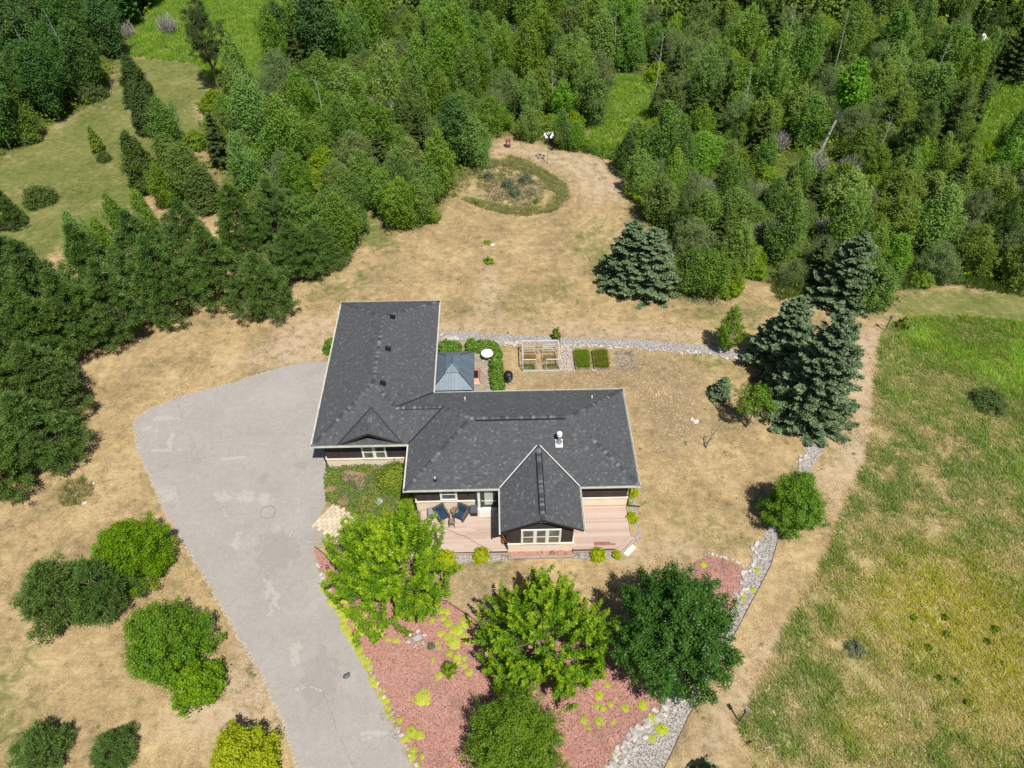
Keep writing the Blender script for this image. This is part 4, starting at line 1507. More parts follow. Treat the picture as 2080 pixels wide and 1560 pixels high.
# the two raised grass beds
def raisedbed(label, x0, x1, y0, y1):
    o = thing('raised_bed', label, 'raised bed', ((x0 + x1) / 2, (y0 + y1) / 2, 0), 0, 'raised beds of tall grass')
    for a, b in (((x0, y0), (x1, y0)), ((x1, y0), (x1, y1)), ((x1, y1), (x0, y1)), ((x0, y1), (x0, y0))):
        part('bed_board', MB().beam((*a, .14), (*b, .14), .045, .28), M_OLDW, o)
    part('soil', MB().b2(x0 + .03, x1 - .03, y0 + .03, y1 - .03, .02, .22), M_SOIL, o)
    return o


RB1 = raisedbed('raised bed of bright green grass nearest the white pipe enclosure', 6.70, 7.93, 44.50, 46.70)
RB2 = raisedbed('raised bed of olive green grass beside the dug grey patch', 8.32, 9.58, 44.45, 46.68)

# ================================================================== SMALL THINGS ABOUT THE YARD
M_POST = plain('weathered_post', (.17, .16, .14), (.23, .215, .19), 6, .85)
M_ROOFG = plain('grey_board', (.42, .41, .39), (.36, .35, .33), 6, .7)


def birdhouse(label, bx, by, h, rz=.3):
    p = G(bx, by)
    o = thing('birdhouse', label, 'birdhouse', p, rz, 'nest boxes on posts along the meadow')
    part('post', MB().box((0, 0, (h - .3) / 2), (.09, .09, h - .3)), M_POST, o, local=True)
    mb = MB()
    mb.box((0, 0, h - .15), (.22, .20, .34))
    b = part('nest_box', mb, M_POST, o, local=True)
    part('roof', MB().box((0, -.03, h + .05), (.34, .36, .03), M=Matrix.Rotation(.25, 3, 'X')), M_ROOFG, o, local=True)
    part('entrance_hole', MB().lathe([(.03, 0), (.03, .012)], (0, 0, 0), 10), M_BLACK, o, local=True)
    h_ = o.children[-1]
    h_.location = (0, -.10, h - .1)
    h_.rotation_euler = (math.pi / 2, 0, 0)
    return o


birdhouse('nest box on a grey post where the bare path meets the meadow at the bottom', 1502, 1466, 1.95)
birdhouse('nest box on a post at the far corner of the green meadow', 1797, 673, 1.9, .6)
p = G(1112, 332.7)
o = thing('gourd_rack', 'tall pole with a ring of white bird gourds at the edge of the wood', 'bird gourd rack', p, .3)
part('pole', MB().tube([(0, 0, 0), (0, 0, 4.2)], .035, 6), M_POST, o, local=True)
for z in (3.95,):
    for a in (0, math.pi / 2):
        part('arm', MB().tube([(-.62 * math.cos(a), -.62 * math.sin(a), z), (.62 * math.cos(a), .62 * math.sin(a), z)], .02, 6), M_METAL, o, local=True)
for k in range(5):
    a = k * math.pi / 2.5
    r = .55
    c = (r * .85 * math.cos(a), r * .85 * math.sin(a), 3.5)
    part('gourd', MB().lathe([(.03, .36), (.05, .31), (.10, .24), (.16, .14), (.165, .05), (.11, -.03), (.03, -.06)], c, 12), M_WHITE, o, True, True)
p = G(1032, 299)
M_OLDR = plain('faded_red', (.20, .055, .045), (.28, .10, .08), 5, .7)
o = thing('bird_feeder', 'old faded red box on legs at the back of the clearing', 'red box', p, .1)
part('cabinet', MB().b2(-.26, .26, -.22, .22, .25, 1.0), M_OLDR, o, local=True)
part('roof', MB().add([(-.34, -.3, 1.0), (.34, -.3, 1.0), (.34, .3, 1.0), (-.34, .3, 1.0), (-.34, 0, 1.14), (.34, 0, 1.14)], [(0, 1, 5, 4), (2, 3, 4, 5), (0, 4, 3), (1, 2, 5), (3, 2, 1, 0)]), M_OLDR, o, local=True)
part('front_panel', MB().b2(-.16, .16, -.24, -.22, .5, .85), M_ROOFG, o, local=True)
for sx in (-1, 1):
    for sy in (-1, 1): part('leg', MB().b2(sx * .22 - .03, sx * .22 + .03, sy * .18 - .03, sy * .18 + .03, 0, .25), M_OLDR, o, local=True)


def boulder(label, x, y, s, me=None, cat='rock', grp=None, z=.05, rz=0.3):
    g = G(x, y)
    o = piece('boulder', me or BOULD[0], None, (g.x, g.y, z), (0, 0, rz), s)
    return tag(o, label, cat, grp)


M_WROCK = plain('white_rock', (.68, .64, .58), (.55, .50, .45), 4, .85, bump=.3)
WR = rockmesh('boulder', 31, .8).mesh('boulder', M_WROCK)
boulder('white rock lying in the dry lawn of the clearing', 1001, 499, (.55, .5, .5), WR)
boulder('pale rock pair on the worn lawn near the dead sapling, larger stone', 1413, 858, (.55, .5, .55), WR)
boulder('small pale stone touching the larger rock near the dead sapling', 1405, 853, (.4, .35, .4), WR, rz=1)
boulder('grey boulder ringed by pale stones in the red mulch', 846, 1297, (.70, .55, .6), BOULD[1])
g0 = G(846, 1298)
for k in range(6):
    a = k * 1.05 + .4
    o = piece('stone', ROCKS[k % 5], None, (g0.x + .55 * math.cos(a), g0.y + .5 * math.sin(a), .06), (0, 0, k), (.32, .26, .24))
    tag(o, 'pale stone in the ring round the grey boulder', 'stone', 'ring of stones round the boulder')
boulder('grey flat boulder among the leafy flower bed plants', 771, 1019, (.6, .9, .5), BOULD[0])
boulder('white rock at the lower end of the small weedy island bed', 172, 1023, (.42, .34, .3), WR)
boulder('pale stone at the upper edge of the small weedy island bed', 191, 983, (.3, .26, .2), WR, rz=2)
boulder('grey stepping stone between the two raised grass beds', 1205, 752, (.4, .34, .1), BOULD[1])
g = G(704, 1374)
o = thing('black_bag', 'small black plastic sack lying on the driveway', 'bag', (g.x, g.y, .012), .35)
part('sack', MB().lathe([(.20, .0), (.24, .06), (.20, .13), (.08, .16)], (0, 0, 0), 9, 1.0, .7), M_SLATE, o, local=True)
part('loose_flap', MB().add([(.12, .08, .1), (.26, .10, .02), (.24, .20, .03), (.1, .16, .12), (.12, .08, .08), (.26, .10, .0), (.24, .20, .01), (.1, .16, .1)], [(0, 1, 2, 3), (7, 6, 5, 4), (0, 4, 5, 1), (1, 5, 6, 2), (2, 6, 7, 3), (3, 7, 4, 0)]), M_SLATE, o, local=True)
g = G(667, 1158)
o = thing('garden_lantern', 'small dark lantern on two wooden stakes at the mulch bed tip', 'lantern', g)
part('lamp_head', MB().lathe([(.02, .62), (.11, .56), (.11, .50), (.08, .40), (.04, .38)], (0, 0, 0), 8), M_SLATE, o, local=True)
for s in (-1, 1): part('stake', MB().box((s * .1, 0, .22), (.04, .04, .44)), M_RED, o, local=True)
g = G(661, 940)
o = thing('hose_reel', 'copper coloured reel standing by the wing corner downspout', 'reel', g, .4)
part('drum', MB().lathe([(.0, 0), (.20, .0), (.20, .12), (.0, .12)], (0, 0, 0), 14), plain('copper_brown', (.22, .09, .05), None, 4, .5), o, local=True)
o.children[-1].rotation_euler = (0, math.pi / 2, 0)
o.children[-1].location = (0, 0, .22)
part('stand', MB().b2(-.05, .2, -.12, .12, 0, .06), M_WHITE, o, local=True)
# white shed roof glimpsed in the far wood
M_SHED = plain('white_metal_sheet', (.74, .76, .76), (.66, .68, .69), 2, .4, .5)
g = G(1960, 118)
o = thing('shed', 'white metal shed half hidden among the far trees', 'shed', g, .5)
part('wall', MB().b2(-1.9, 1.9, -1.4, 1.4, 0, 2.3), M_SHED, o, local=True)
part('roof', MB().add([(-2.2, -1.7, 2.3), (2.2, -1.7, 2.3), (2.2, 0, 3.2), (-2.2, 0, 3.2), (2.2, 1.7, 2.3), (-2.2, 1.7, 2.3), (-2.2, -1.7, 2.22), (2.2, -1.7, 2.22), (2.2, 1.7, 2.22), (-2.2, 1.7, 2.22)], [(0, 1, 2, 3), (3, 2, 4, 5), (0, 6, 7, 1), (4, 8, 9, 5), (1, 7, 8, 4, 2), (0, 3, 5, 9, 6)]), M_SHED, o, local=True)
part('door', MB().b2(-.5, .5, -1.44, -1.4, 0, 1.9), M_GREYC, o, local=True)

# ================================================================== VEGETATION
M_BARK = plain('grey_bark', (.16, .13, .105), (.24, .20, .17), 5, .9, .15)
M_BARKP = plain('pine_bark', (.14, .095, .07), (.20, .15, .115), 5, .9, .15)
M_BIRCH = plain('pale_bark', (.55, .53, .49), (.38, .36, .33), 3, .8, .2)
M_DEAD = plain('dead_wood', (.16, .14, .125), (.23, .205, .185), 5, .9, .15)
LM = dict(
    lime=leafmat('lime_leaf', (.080, .225, .010), (.19, .36, .014), (.46, .60, .030), .40, .45, .25, .04),
    lime2=leafmat('lime_leaf_fresh', (.090, .225, .010), (.20, .35, .014), (.47, .60, .030), .40, .45, .25, .04),
    ash=leafmat('ash_leaf', (.034, .110, .014), (.070, .172, .022), (.115, .215, .04), .26, .42, .32, .05),
    fine=leafmat('fine_leaf', (.105, .215, .020), (.19, .31, .030), (.30, .38, .05), .38, .45, .3, .05),
    mid=leafmat('mid_leaf', (.095, .22, .018), (.17, .31, .026), (.31, .41, .045), .38, .45, .3, .06),
    yellow=leafmat('yellow_leaf', (.30, .40, .014), (.46, .52, .020), (.60, .58, .04), .38, .5, .25, .03),
    aspen=leafmat('aspen_leaf', (.120, .245, .038), (.215, .355, .058), (.33, .46, .11), .42, .5, .2, .20),
    alder=leafmat('alder_leaf', (.116, .208, .038), (.20, .305, .058), (.30, .40, .09), .40, .5, .18, .20),
    willow=leafmat('willow_leaf', (.135, .205, .068), (.21, .285, .10), (.28, .355, .15), .34, .55, .15, .16),
    dark=leafmat('dark_leaf', (.058, .142, .032), (.105, .205, .048), (.16, .26, .07), .34, .5, .18, .14),
    bright=leafmat('bright_shrub_leaf', (.15, .265, .022), (.24, .35, .028), (.38, .44, .05), .38, .5, .2, .12),
    spruce=leafmat('spruce_needle', (.080, .140, .050), (.180, .260, .125), (.37, .46, .285), .18, .55, .25, .06, (1, 1, .85)),
    pine=leafmat('pine_needle', (.056, .124, .021), (.112, .200, .038), (.25, .345, .085), .20, .5, .22, .08, (1, 1, .7)),
    cedar=leafmat('cedar_leaf', (.058, .105, .022), (.10, .152, .034), (.155, .20, .055), .18, .55, .2, .14, (1, 1, .7)),
    hedge=leafmat('hedge_leaf', (.085, .205, .020), (.155, .29, .032), (.27, .36, .055), .30, .4, .35, .05),
    juniper=leafmat('grey_green_leaf', (.105, .150, .085), (.165, .215, .12), (.22, .26, .16), .16, .5, .25, .08),
    sedum=leafmat('sedum_leaf', (.36, .43, .04), (.49, .55, .06), (.56, .57, .11), .2, .6, .15, .06),
    twig=leafmat('grey_twig', (.24, .225, .195), (.36, .34, .305), (.44, .42, .38), .05, .8, .1, .1, (1, 1, 1)),
)


def vnoise(P, scale, seed):
    q = P[:, :2] / scale + seed * 13.7
    i = np.floor(q).astype(np.int64)
    f = q - i
    f = f * f * (3 - 2 * f)

    def hsh(a, b):
        x = np.sin(a * 127.1 + b * 311.7 + seed * 74.7) * 43758.5453
        return x - np.floor(x)
    a, b = i[:, 0], i[:, 1]
    return ((hsh(a, b) * (1 - f[:, 0]) + hsh(a + 1, b) * f[:, 0]) * (1 - f[:, 1]) + (hsh(a, b + 1) * (1 - f[:, 0]) + hsh(a + 1, b + 1) * f[:, 0]) * f[:, 1])


def leaves(rs, C, N, leaf, asp=.62, var=.35):
    n = len(C)
    N = nrm(N)
    U = nrm(np.cross(N, rs.randn(n, 3)))
    V = np.cross(N, U)
    s = leaf * (1 + var * (rs.rand(n, 1) * 2 - 1)) * .5
    return diamonds(C, U * s, V * s * asp)


def crown_pts(rs, ns, H, R, z0, pq, lob, nlob, deep, sx=1.0, sy=1.0):
    p, q = pq
    t = rs.rand(ns * 5)
    pr = np.sin(np.pi * np.clip(t, .001, .999) ** p) ** q
    keep = (rs.rand(len(t)) < (pr * .85 + .15)) & (t > .07)
    t, pr = t[keep][:ns], pr[keep][:ns]
    ns = len(t)
    th = rs.rand(ns) * 2 * np.pi
    D = nrm(np.stack([np.cos(th) * pr, np.sin(th) * pr, 2 * t - 1], 1))
    Lk = nrm(rs.randn(nlob, 3) * np.array([1, 1, .8]) + np.array([0, 0, .15]))
    lo = np.max(np.clip(D @ Lk.T, 0, 1) ** 7, axis=1)
    f = np.minimum(1.10, (1 - lob) + lob * 1.15 * lo)
    f = f * (.82 + .30 * rs.rand(ns))
    dp = 1 - deep * rs.rand(ns) ** 2.0
    r = R * pr * f * dp
    z = z0 + (H - z0) * (.5 + (t - .5) * (.9 + .1 * f))
    P = np.stack([np.cos(th) * r * sx, np.sin(th) * r * sy, z], 1)
    O = nrm(np.stack([np.cos(th), np.sin(th), np.zeros(ns)], 1))
    return P, O, t


def limbs(mb, rs, H, R, z0, P, k, rad, trunks=1, spread=.5, n=6):
    for j in range(trunks):
        a = j * 2.4 + rs.rand() * 2
        ox = (spread * (j > 0) * math.cos(a), spread * (j > 0) * math.sin(a))
        top = Vector((ox[0] * 1.8 + rs.uniform(-.2, .2), ox[1] * 1.8 + rs.uniform(-.2, .2), H * .82))
        pts = [Vector((ox[0], ox[1], -.1)), Vector((ox[0], ox[1], 0)).lerp(top, .3) + Vector((rs.uniform(-.1, .1), rs.uniform(-.1, .1), 0)), Vector((ox[0], ox[1], 0)).lerp(top, .65) + Vector((rs.uniform(-.15, .15), rs.uniform(-.15, .15), 0)), top]
        mb.tube(pts, [rad * 1.15, rad * .85, rad * .5, rad * .12], n)
        idx = rs.permutation(len(P))[:k]
        for i in idx:
            e = Vector(P[i])
            h = max(z0 * .8, min(H * .7, e.z - rs.uniform(.25, .6) * H * .5))
            s = Vector((ox[0], ox[1], 0)).lerp(top, h / (H * .82))
            m = s.lerp(e, .5) + Vector((0, 0, -.04 * H + rs.uniform(-.1, .15)))
            mb.tube([s, m, e], [rad * .38, rad * .22, rad * .06], 4, False)


def decid(name, seed, H, R, z0, ns, nl, leaf, L, w, lm, bark=None, up=.45, pq=(.75, .75), lob=.35, nlob=14, deep=.5, tip=.6, k=14, rad=.13, trunks=1, sx=1.0, sy=1.0, asp=.62):
    rs = R_(seed)
    P, O, t = crown_pts(rs, ns, H, R, z0, pq, lob, nlob, deep, sx, sy)
    ns = len(P)
    D = nrm(O * (1 - up) + np.array([0, 0, up]) * (1 + .6 * (t[:, None] - .5)) + rs.randn(ns, 3) * .22)
    s = rs.rand(ns, nl) ** .75
    off = rs.randn(ns, nl, 3) * (w * (1.05 - .6 * s))[..., None]
    C = P[:, None, :] - D[:, None, :] * (L * (1 - s))[..., None] + off
    N = off / (np.linalg.norm(off, axis=2, keepdims=True) + 1e-6) * .55 + np.array([0, 0, .55]) + D[:, None, :] * .35 + rs.randn(ns, nl, 3) * .5
    C, N = C.reshape(-1, 3), N.reshape(-1, 3)
    ok = C[:, 2] > .05
    C, N = C[ok], N[ok]
    V, F = leaves(rs, C, N, leaf, asp)
    sh = np.repeat(rs.rand(ns), nl)[ok]
    tp = np.clip(tip * (s.reshape(-1)[ok] ** 4) * rs.rand(len(C)) * (.4 + .6 * np.repeat(t, nl)[ok]), 0, 1)
    ti = np.stack([np.clip(.55 * sh + .45 * rs.rand(len(C)), 0, 1), tp], 1)
    crown = npmesh('crown', V, F, LM[lm], np.repeat(ti, 4, axis=0))
    mb = MB()
    limbs(mb, rs, H, R, z0, P * np.array([.85, .85, .95]), k, rad, trunks)
    return crown, mb.mesh('trunk', bark or M_BARK), H, R


def pine(name, seed, H, R, z0, ns, nn, nlen, lm='pine', pq=(.52, .85), lob=.3, nw=.045, tuft=.30, up=.35):
    rs = R_(seed)
    P, O, t = crown_pts(rs, ns, H, R, z0, pq, lob, 12, .42)
    ns = len(P)
    D = nrm(O * (1 - up) + np.array([0, 0, up]) + rs.randn(ns, 3) * .25)
    rd = nrm(rs.randn(ns * nn, 3)).reshape(ns, nn, 3)
    B = nrm((rd * 1.0 + D[:, None, :] * .8).reshape(-1, 3))
    rr = (rs.rand(ns, nn, 1) ** .5) * tuft
    C = P[:, None, :] + rd * rr * np.array([1, 1, .8]) - D[:, None, :] * (rs.rand(ns, nn, 1) * .35)
    C = C.reshape(-1, 3)
    U = B * nlen * .5 * (.7 + .6 * rs.rand(len(C), 1))
    V_ = nrm(np.cross(B, rs.randn(len(C), 3))) * nw * .5
    V, F = diamonds(C, U, V_)
    hh = np.clip((rd * D[:, None, :]).sum(2).reshape(-1), 0, 1)
    ti = np.stack([np.clip(.5 * np.repeat(rs.rand(ns), nn) + .5 * rs.rand(len(C)), 0, 1), .75 * hh * rs.rand(len(C))], 1)
    crown = npmesh('crown', V, F, LM[lm], np.repeat(ti, 4, axis=0))
    mb = MB()
    limbs(mb, rs, H * 1.15, R, z0, P * np.array([.9, .9, 1]), 26, .15)
    return crown, mb.mesh('trunk', M_BARKP), H, R


def spruce(name, seed, H, R, z0, whorls, per, lm='spruce', pw=.85, dens=1.0, nlen=.16):
    rs = R_(seed)
    Cs, Us, Ti = [], [], []
    mb = MB()
    mb.tube([(0, 0, -.1), (0, 0, H * .5), (0, 0, H * .98)], [.02 * H, .012 * H, .01], 6)
    for wi in range(whorls):
        f = wi / (whorls - 1)
        z = z0 + (H - z0) * (f ** .95)
        rad = R * ((1 - f) ** pw) * .98 + .12
        for b in range(per):
            a = 2 * math.pi * (b + rs.rand() * .7) / per + wi * 1.3
            L = rad * rs.choice([rs.uniform(.5, .8), rs.uniform(.8, 1.18)], p=[.22, .78])
            zz = z + rs.uniform(-1.2, 1.2) * (H - z0) / whorls
            d = np.array([math.cos(a), math.sin(a), 0])
            side = np.array([-d[1], d[0], 0])
            nb = max(3, int(L / .17 * dens))
            s = (np.arange(nb) + rs.rand(nb)) / nb
            s = .12 + .88 * s
            droop = -.34 * L * s + .26 * L * s ** 2.4 * (1.15 - f * .3)
            rise = .35 * f * L * s
            ax = d[None, :] * (s * L)[:, None] + np.array([0, 0, 1])[None, :] * (droop + rise)[:, None] + np.array([0, 0, zz])
            if L > .5 and b % 2 == 0: mb.tube([(0, 0, zz), tuple(ax[nb // 2]), tuple(ax[-1])], [.03, .02, .006], 4, False)
            tl = (.10 + .34 * L * (1 - s) ** .7 * s ** .35)
            for sg in (-1, 1, 0):
                nt = 7 if sg else 3
                q = rs.rand(nb, nt)
                q0 = q if sg else q * .4
                tw = tl[:, None] * q0
                hang = -.16 * tw - .03 * rs.rand(nb, nt)
                C = ax[:, None, :] + (d * .75)[None, None, :] * tw[..., None] + (side * sg * .8)[None, None, :] * tw[..., None] + np.array([0, 0, 1]) * hang[..., None] + rs.randn(nb, nt, 3) * .035
                Ud = d * .7 + side * sg * .75 + np.array([0, 0, .1])
                U = Ud[None, None, :] + rs.randn(nb, nt, 3) * .55
                Cs.append(C.reshape(-1, 3))
                Us.append(U.reshape(-1, 3))
                br = rs.rand()
                Ti.append(np.stack([np.clip(.5 * br + .5 * rs.rand(nb * nt), 0, 1), np.clip((q0 * .5 + s[:, None] * .5).reshape(-1) ** 3 * rs.rand(nb * nt), 0, 1)], 1))
    C, U, ti = np.concatenate(Cs), nrm(np.concatenate(Us)), np.concatenate(Ti)
    sz = nlen * (.7 + .6 * rs.rand(len(C), 1))
    V_ = nrm(np.cross(U, rs.randn(len(C), 3) * .6 + np.array([0, 0, .5])))
    V, F = diamonds(C, U * sz * .75, V_ * sz * .36)
    crown = npmesh('crown', V, F, LM[lm], np.repeat(ti, 4, axis=0))
    return crown, mb.mesh('trunk', M_BARKP), H, R


def bush(name, seed, R, H, n, leaf, lm, bumps=.25, squash=1.0, tip=.5, asp=.6):
    """low shrub: leafy sprays over a domed, uneven outline"""
    rs = R_(seed)
    ns = max(12, n // 26)
    u = nrm(rs.randn(ns, 3) * np.array([1, 1, .9]) + np.array([0, 0, .25]))
    u[:, 2] = np.abs(u[:, 2])
    f = (1 - bumps * rs.rand(ns)) * (1 - .4 * rs.rand(ns) ** 3)
    P = u * np.array([R, R * squash, H]) * f[:, None]
    C = P[:, None, :] + rs.randn(ns, 26, 3) * R * .11
    C[..., 2] = np.maximum(C[..., 2], .02)
    N = np.repeat(u, 26, 0) + rs.randn(ns * 26, 3) * .6 + np.array([0, 0, .4])
    C = C.reshape(-1, 3)
    V, F = leaves(rs, C, N, leaf, asp)
    ti = np.stack([np.clip(.5 * np.repeat(rs.rand(ns), 26) + .5 * rs.rand(len(C)), 0, 1), tip * rs.rand(len(C)) ** 2 * np.clip(C[:, 2] / H, 0, 1)], 1)
    mb = MB()
    for k in range(6):
        q = P[rs.randint(ns)] * .8
        mb.tube([(0, 0, 0), tuple(q * .5 + np.array([0, 0, .08 * H])), tuple(q)], [.02 + .02 * R, .015 + .01 * R, .006], 4, False)
    return npmesh('foliage', V, F, LM[lm], np.repeat(ti, 4, axis=0)), mb.mesh('stem', M_BARK), H, R


def twiggy(seed, R, H, n):
    """bare grey shrub: bundles of thin upright twigs"""
    rs = R_(seed)
    a = rs.rand(n) * 2 * np.pi
    r = R * np.sqrt(rs.rand(n))
    b = np.stack([np.cos(a) * r * .25, np.sin(a) * r * .25, np.zeros(n)], 1)
    e = np.stack([np.cos(a) * r, np.sin(a) * r, H * (.55 + .45 * rs.rand(n)) * (1 - .35 * (r / R) ** 2)], 1)
    C, U = [], []
    for k in range(5):
        f = k / 5
        p, q = b + (e - b) * f + rs.randn(n, 3) * .10, b + (e - b) * min(1, f + .28) + rs.randn(n, 3) * .10
        C.append((p + q) / 2)
        U.append((q - p) / 2)
    C, U = np.concatenate(C), np.concatenate(U)
    V_ = nrm(np.cross(U, rs.randn(len(C), 3))) * .022
    V, F = diamonds(C, U, V_)
    ti = np.stack([rs.rand(len(C)), .4 * rs.rand(len(C))], 1)
    mb = MB()
    for k in range(5): mb.tube([tuple(b[k]), tuple((b[k] + e[k]) / 2), tuple(e[k])], [.05, .03, .01], 5, False)
    return npmesh('twigs', V, F, LM['twig'], np.repeat(ti, 4, axis=0)), mb.mesh('trunk', M_DEAD), H, R


def plant(name, label, cat, proto, loc, rz, s=1.0, group=None, names=('crown', 'trunk'), tilt=None):
    o = thing(name, label, cat, (loc[0], loc[1], 0), rz, group)
    o.scale = s if hasattr(s, '__len__') else (s, s, s)
    if tilt: o.rotation_euler = (tilt[0], tilt[1], rz)
    for nm, me in zip(names, proto[:2]):
        c = bpy.data.objects.new(nm, me)
        COL.objects.link(c)
        c.parent = o
    return o


def at_crown(proto, cx, cy, rpx, H, zf=.5, rz=0.0, **kw):
    """place a plant by the pixel of its crown centre, the crown's radius in pixels and its height in metres"""
    zc = H * zf
    p = G(cx, cy, zc)
    R = rpx / ppm(cy, zc)
    return dict(proto=proto, loc=p, rz=rz, s=(R / proto[3], R / proto[3], H / proto[2]), **kw)


rgv = random.Random(21)
BN = ('foliage', 'stem')
# ---- the garden trees in front
plant('maple_tree', 'bright lime-green maple between the driveway and the left half of the deck', 'maple tree',
      **at_crown(decid('m', 18, 5.6, 4.0, .9, 350, 210, .115, 1.5, .125, 'lime2', up=.60, pq=(.60, .6), lob=.38, nlob=20, deep=.42, tip=1.5, k=26, rad=.12), 784, 1142, 140, 8.0, .5))
plant('maple_tree', 'big lime-green maple with upright shoots below the front gable', 'maple tree',
      **at_crown(decid('m', 2, 6.4, 4.2, .8, 340, 225, .115, 1.6, .125, 'lime', up=.62, pq=(.60, .6), lob=.36, nlob=24, deep=.42, tip=1.5, k=26, rad=.13), 1108, 1280, 146, 8.2, .5, 1.0))
plant('ash_tree', 'large glossy dark green tree beside the gravel path in front', 'ash tree',
      **at_crown(decid('a', 3, 6.6, 4.2, .9, 420, 190, .13, 1.2, .24, 'ash', up=.40, pq=(.66, .62), lob=.36, nlob=24, deep=.5, tip=.5, k=26, rad=.14), 1370, 1276, 142, 8.4, .5, .4))
plant('small_leaf_tree', 'mid-green fine-leaved tree cut by the bottom edge of the photo', 'tree',
      **at_crown(decid('d', 4, 5.2, 3.4, .6, 480, 110, .11, 1.0, .22, 'fine', up=.5, pq=(.62, .55), lob=.36, nlob=22, deep=.45, tip=.5, k=20, rad=.1), 1042, 1500, 108, 5.2, .5, .2))
plant('round_tree', 'round leafy tree over the gravel path between spruces and mulch', 'tree',
      **at_crown(decid('e', 5, 5.0, 2.9, .5, 320, 150, .115, .9, .22, 'mid', up=.45, pq=(.66, .55), lob=.36, nlob=18, deep=.45, tip=.7, k=18, rad=.1), 1614, 1014, 72, 4.8, .5, .7))
plant('small_tree', 'bright green round tree left of the driveway, beside the pine pair', 'tree',
      **at_crown(decid('g', 6, 3.6, 2.9, .2, 360, 140, .11, .7, .24, 'lime2', up=.45, pq=(.66, .5), lob=.36, nlob=14, deep=.45, tip=.6, k=16, rad=.09), 260, 1112, 86, 4.6, .5, .3))
plant('small_tree', 'tall bright green tree left of the driveway with a low shrub at its foot', 'tree',
      **at_crown(decid('h', 7, 4.2, 3.0, .2, 360, 150, .11, .9, .22, 'mid', up=.5, pq=(.66, .5), lob=.38, nlob=18, deep=.45, tip=.8, k=16, rad=.09), 332, 1304, 96, 5.6, .5, .9))
plant('shrub', 'leafy lower shrub touching the tall bright tree left of the driveway', 'shrub',
      **at_crown(decid('i', 8, 2.4, 1.7, .1, 170, 85, .14, .5, .2, 'lime2', up=.5, pq=(.66, .5), lob=.38, nlob=12, deep=.45, tip=.7, k=8, rad=.05), 398, 1390, 54, 3.2, .5, .2))
plant('shrub', 'yellow-leaved shrub at the bottom edge beside the driveway', 'shrub',
      **at_crown(decid('y', 9, 2.6, 2.4, .1, 260, 85, .14, .6, .2, 'yellow', up=.5, pq=(.6, .55), lob=.3, nlob=14, deep=.45, tip=.7, k=10, rad=.06), 492, 1532, 74, 3.6, .5, .2))
BIR = decid('b', 10, 6.0, 1.6, .8, 150, 42, .12, .7, .13, 'mid', M_BIRCH, up=.55, pq=(.55, .9), lob=.3, nlob=12, deep=.6, tip=.4, k=14, rad=.07)
plant('young_birch', 'thin pointed young birch with white trunk on the back gravel strip', 'birch', BIR, G(1470, 712), .3, (1, 1, .92))
ST = decid('n', 12, 4.8, 1.8, 2.1, 75, 55, .13, .7, .16, 'mid', up=.4, pq=(.7, .6), lob=.4, nlob=10, deep=.6, tip=1.0, k=16, rad=.075)
plant('sapling', 'open-crowned sapling with bare lower trunk beside the big spruces', 'sapling', ST, G(1515, 868), .3)
# dead forked sapling
g = G(1433, 910)
o = thing('dead_sapling', 'bare dead forked sapling on the worn lawn right of the house', 'dead tree', g)
part('trunk', MB().tube([(0, 0, -.1), (.1, .1, .6), (.35, .2, 1.4), (.75, .3, 2.5)], [.07, .055, .04, .012], 6), M_DEAD, o, local=True)
for pts in ([(.1, .1, .7), (.35, 0, 1.2), (.75, -.1, 1.55)], [(.3, .18, 1.2), (.2, .3, 1.8), (.3, .3, 2.3)], [(.5, .24, 1.8), (.85, .2, 2.0), (1.1, .1, 2.3)], [(.06, .06, .4), (-.15, .1, .9), (-.35, .15, 1.4)], [(-.12, .1, .85), (-.05, .2, 1.3)]):
    part('branch', MB().tube(pts, [.035, .022, .006][:len(pts)] if len(pts) == 3 else [.02, .006], 5), M_DEAD, o, local=True)

# ---- spruces
SPA = spruce('s', 31, 11.0, 3.7, .15, 30, 12, pw=.68, dens=1.25)
SPB = spruce('s', 32, 8.6, 3.0, .15, 25, 11, pw=.66, dens=1.25)
SPC = spruce('s', 33, 3.0, 1.0, .05, 12, 8, nlen=.12)
plant('spruce_tree', 'tallest blue-green spruce right of the house, nearer of two', 'spruce', SPA, G(1634, 842), .3, (1.0, 1.0, .98))
plant('spruce_tree', 'shorter blue-green spruce standing left behind the tallest spruce', 'spruce', SPB, G(1578, 748), 1.3, (1.02, 1.02, .90))
plant('spruce_tree', 'blue-green spruce at the clearing edge, right one of the touching pair', 'spruce', SPB, G(1312, 588), 2.0, (1.05, 1.05, .80))
plant('spruce_tree', 'blue-green spruce at the clearing edge, left one of the touching pair', 'spruce', SPB, G(1272, 576), 4.0, (.98, .98, .82))
plant('spruce_tree', 'single blue spruce at the wood edge above the tallest spruce', 'spruce', SPB, G(1702, 612), 5.0, (1.0, 1.0, .88))
plant('young_spruce', 'small blue-green spruce left of the open-crowned sapling', 'spruce', SPC, G(1462, 806), .5, (1.05, 1.05, .72))
plant('leafy_tree', 'leafy green tree growing against the single blue spruce', 'tree',
      **at_crown(decid('t', 13, 5.5, 2.8, .3, 220, 60, .2, .7, .3, 'alder', up=.5, pq=(.75, .55), lob=.5, nlob=12, deep=.55, tip=.4, k=10, rad=.1), 1785, 585, 50, 5.0, .5))

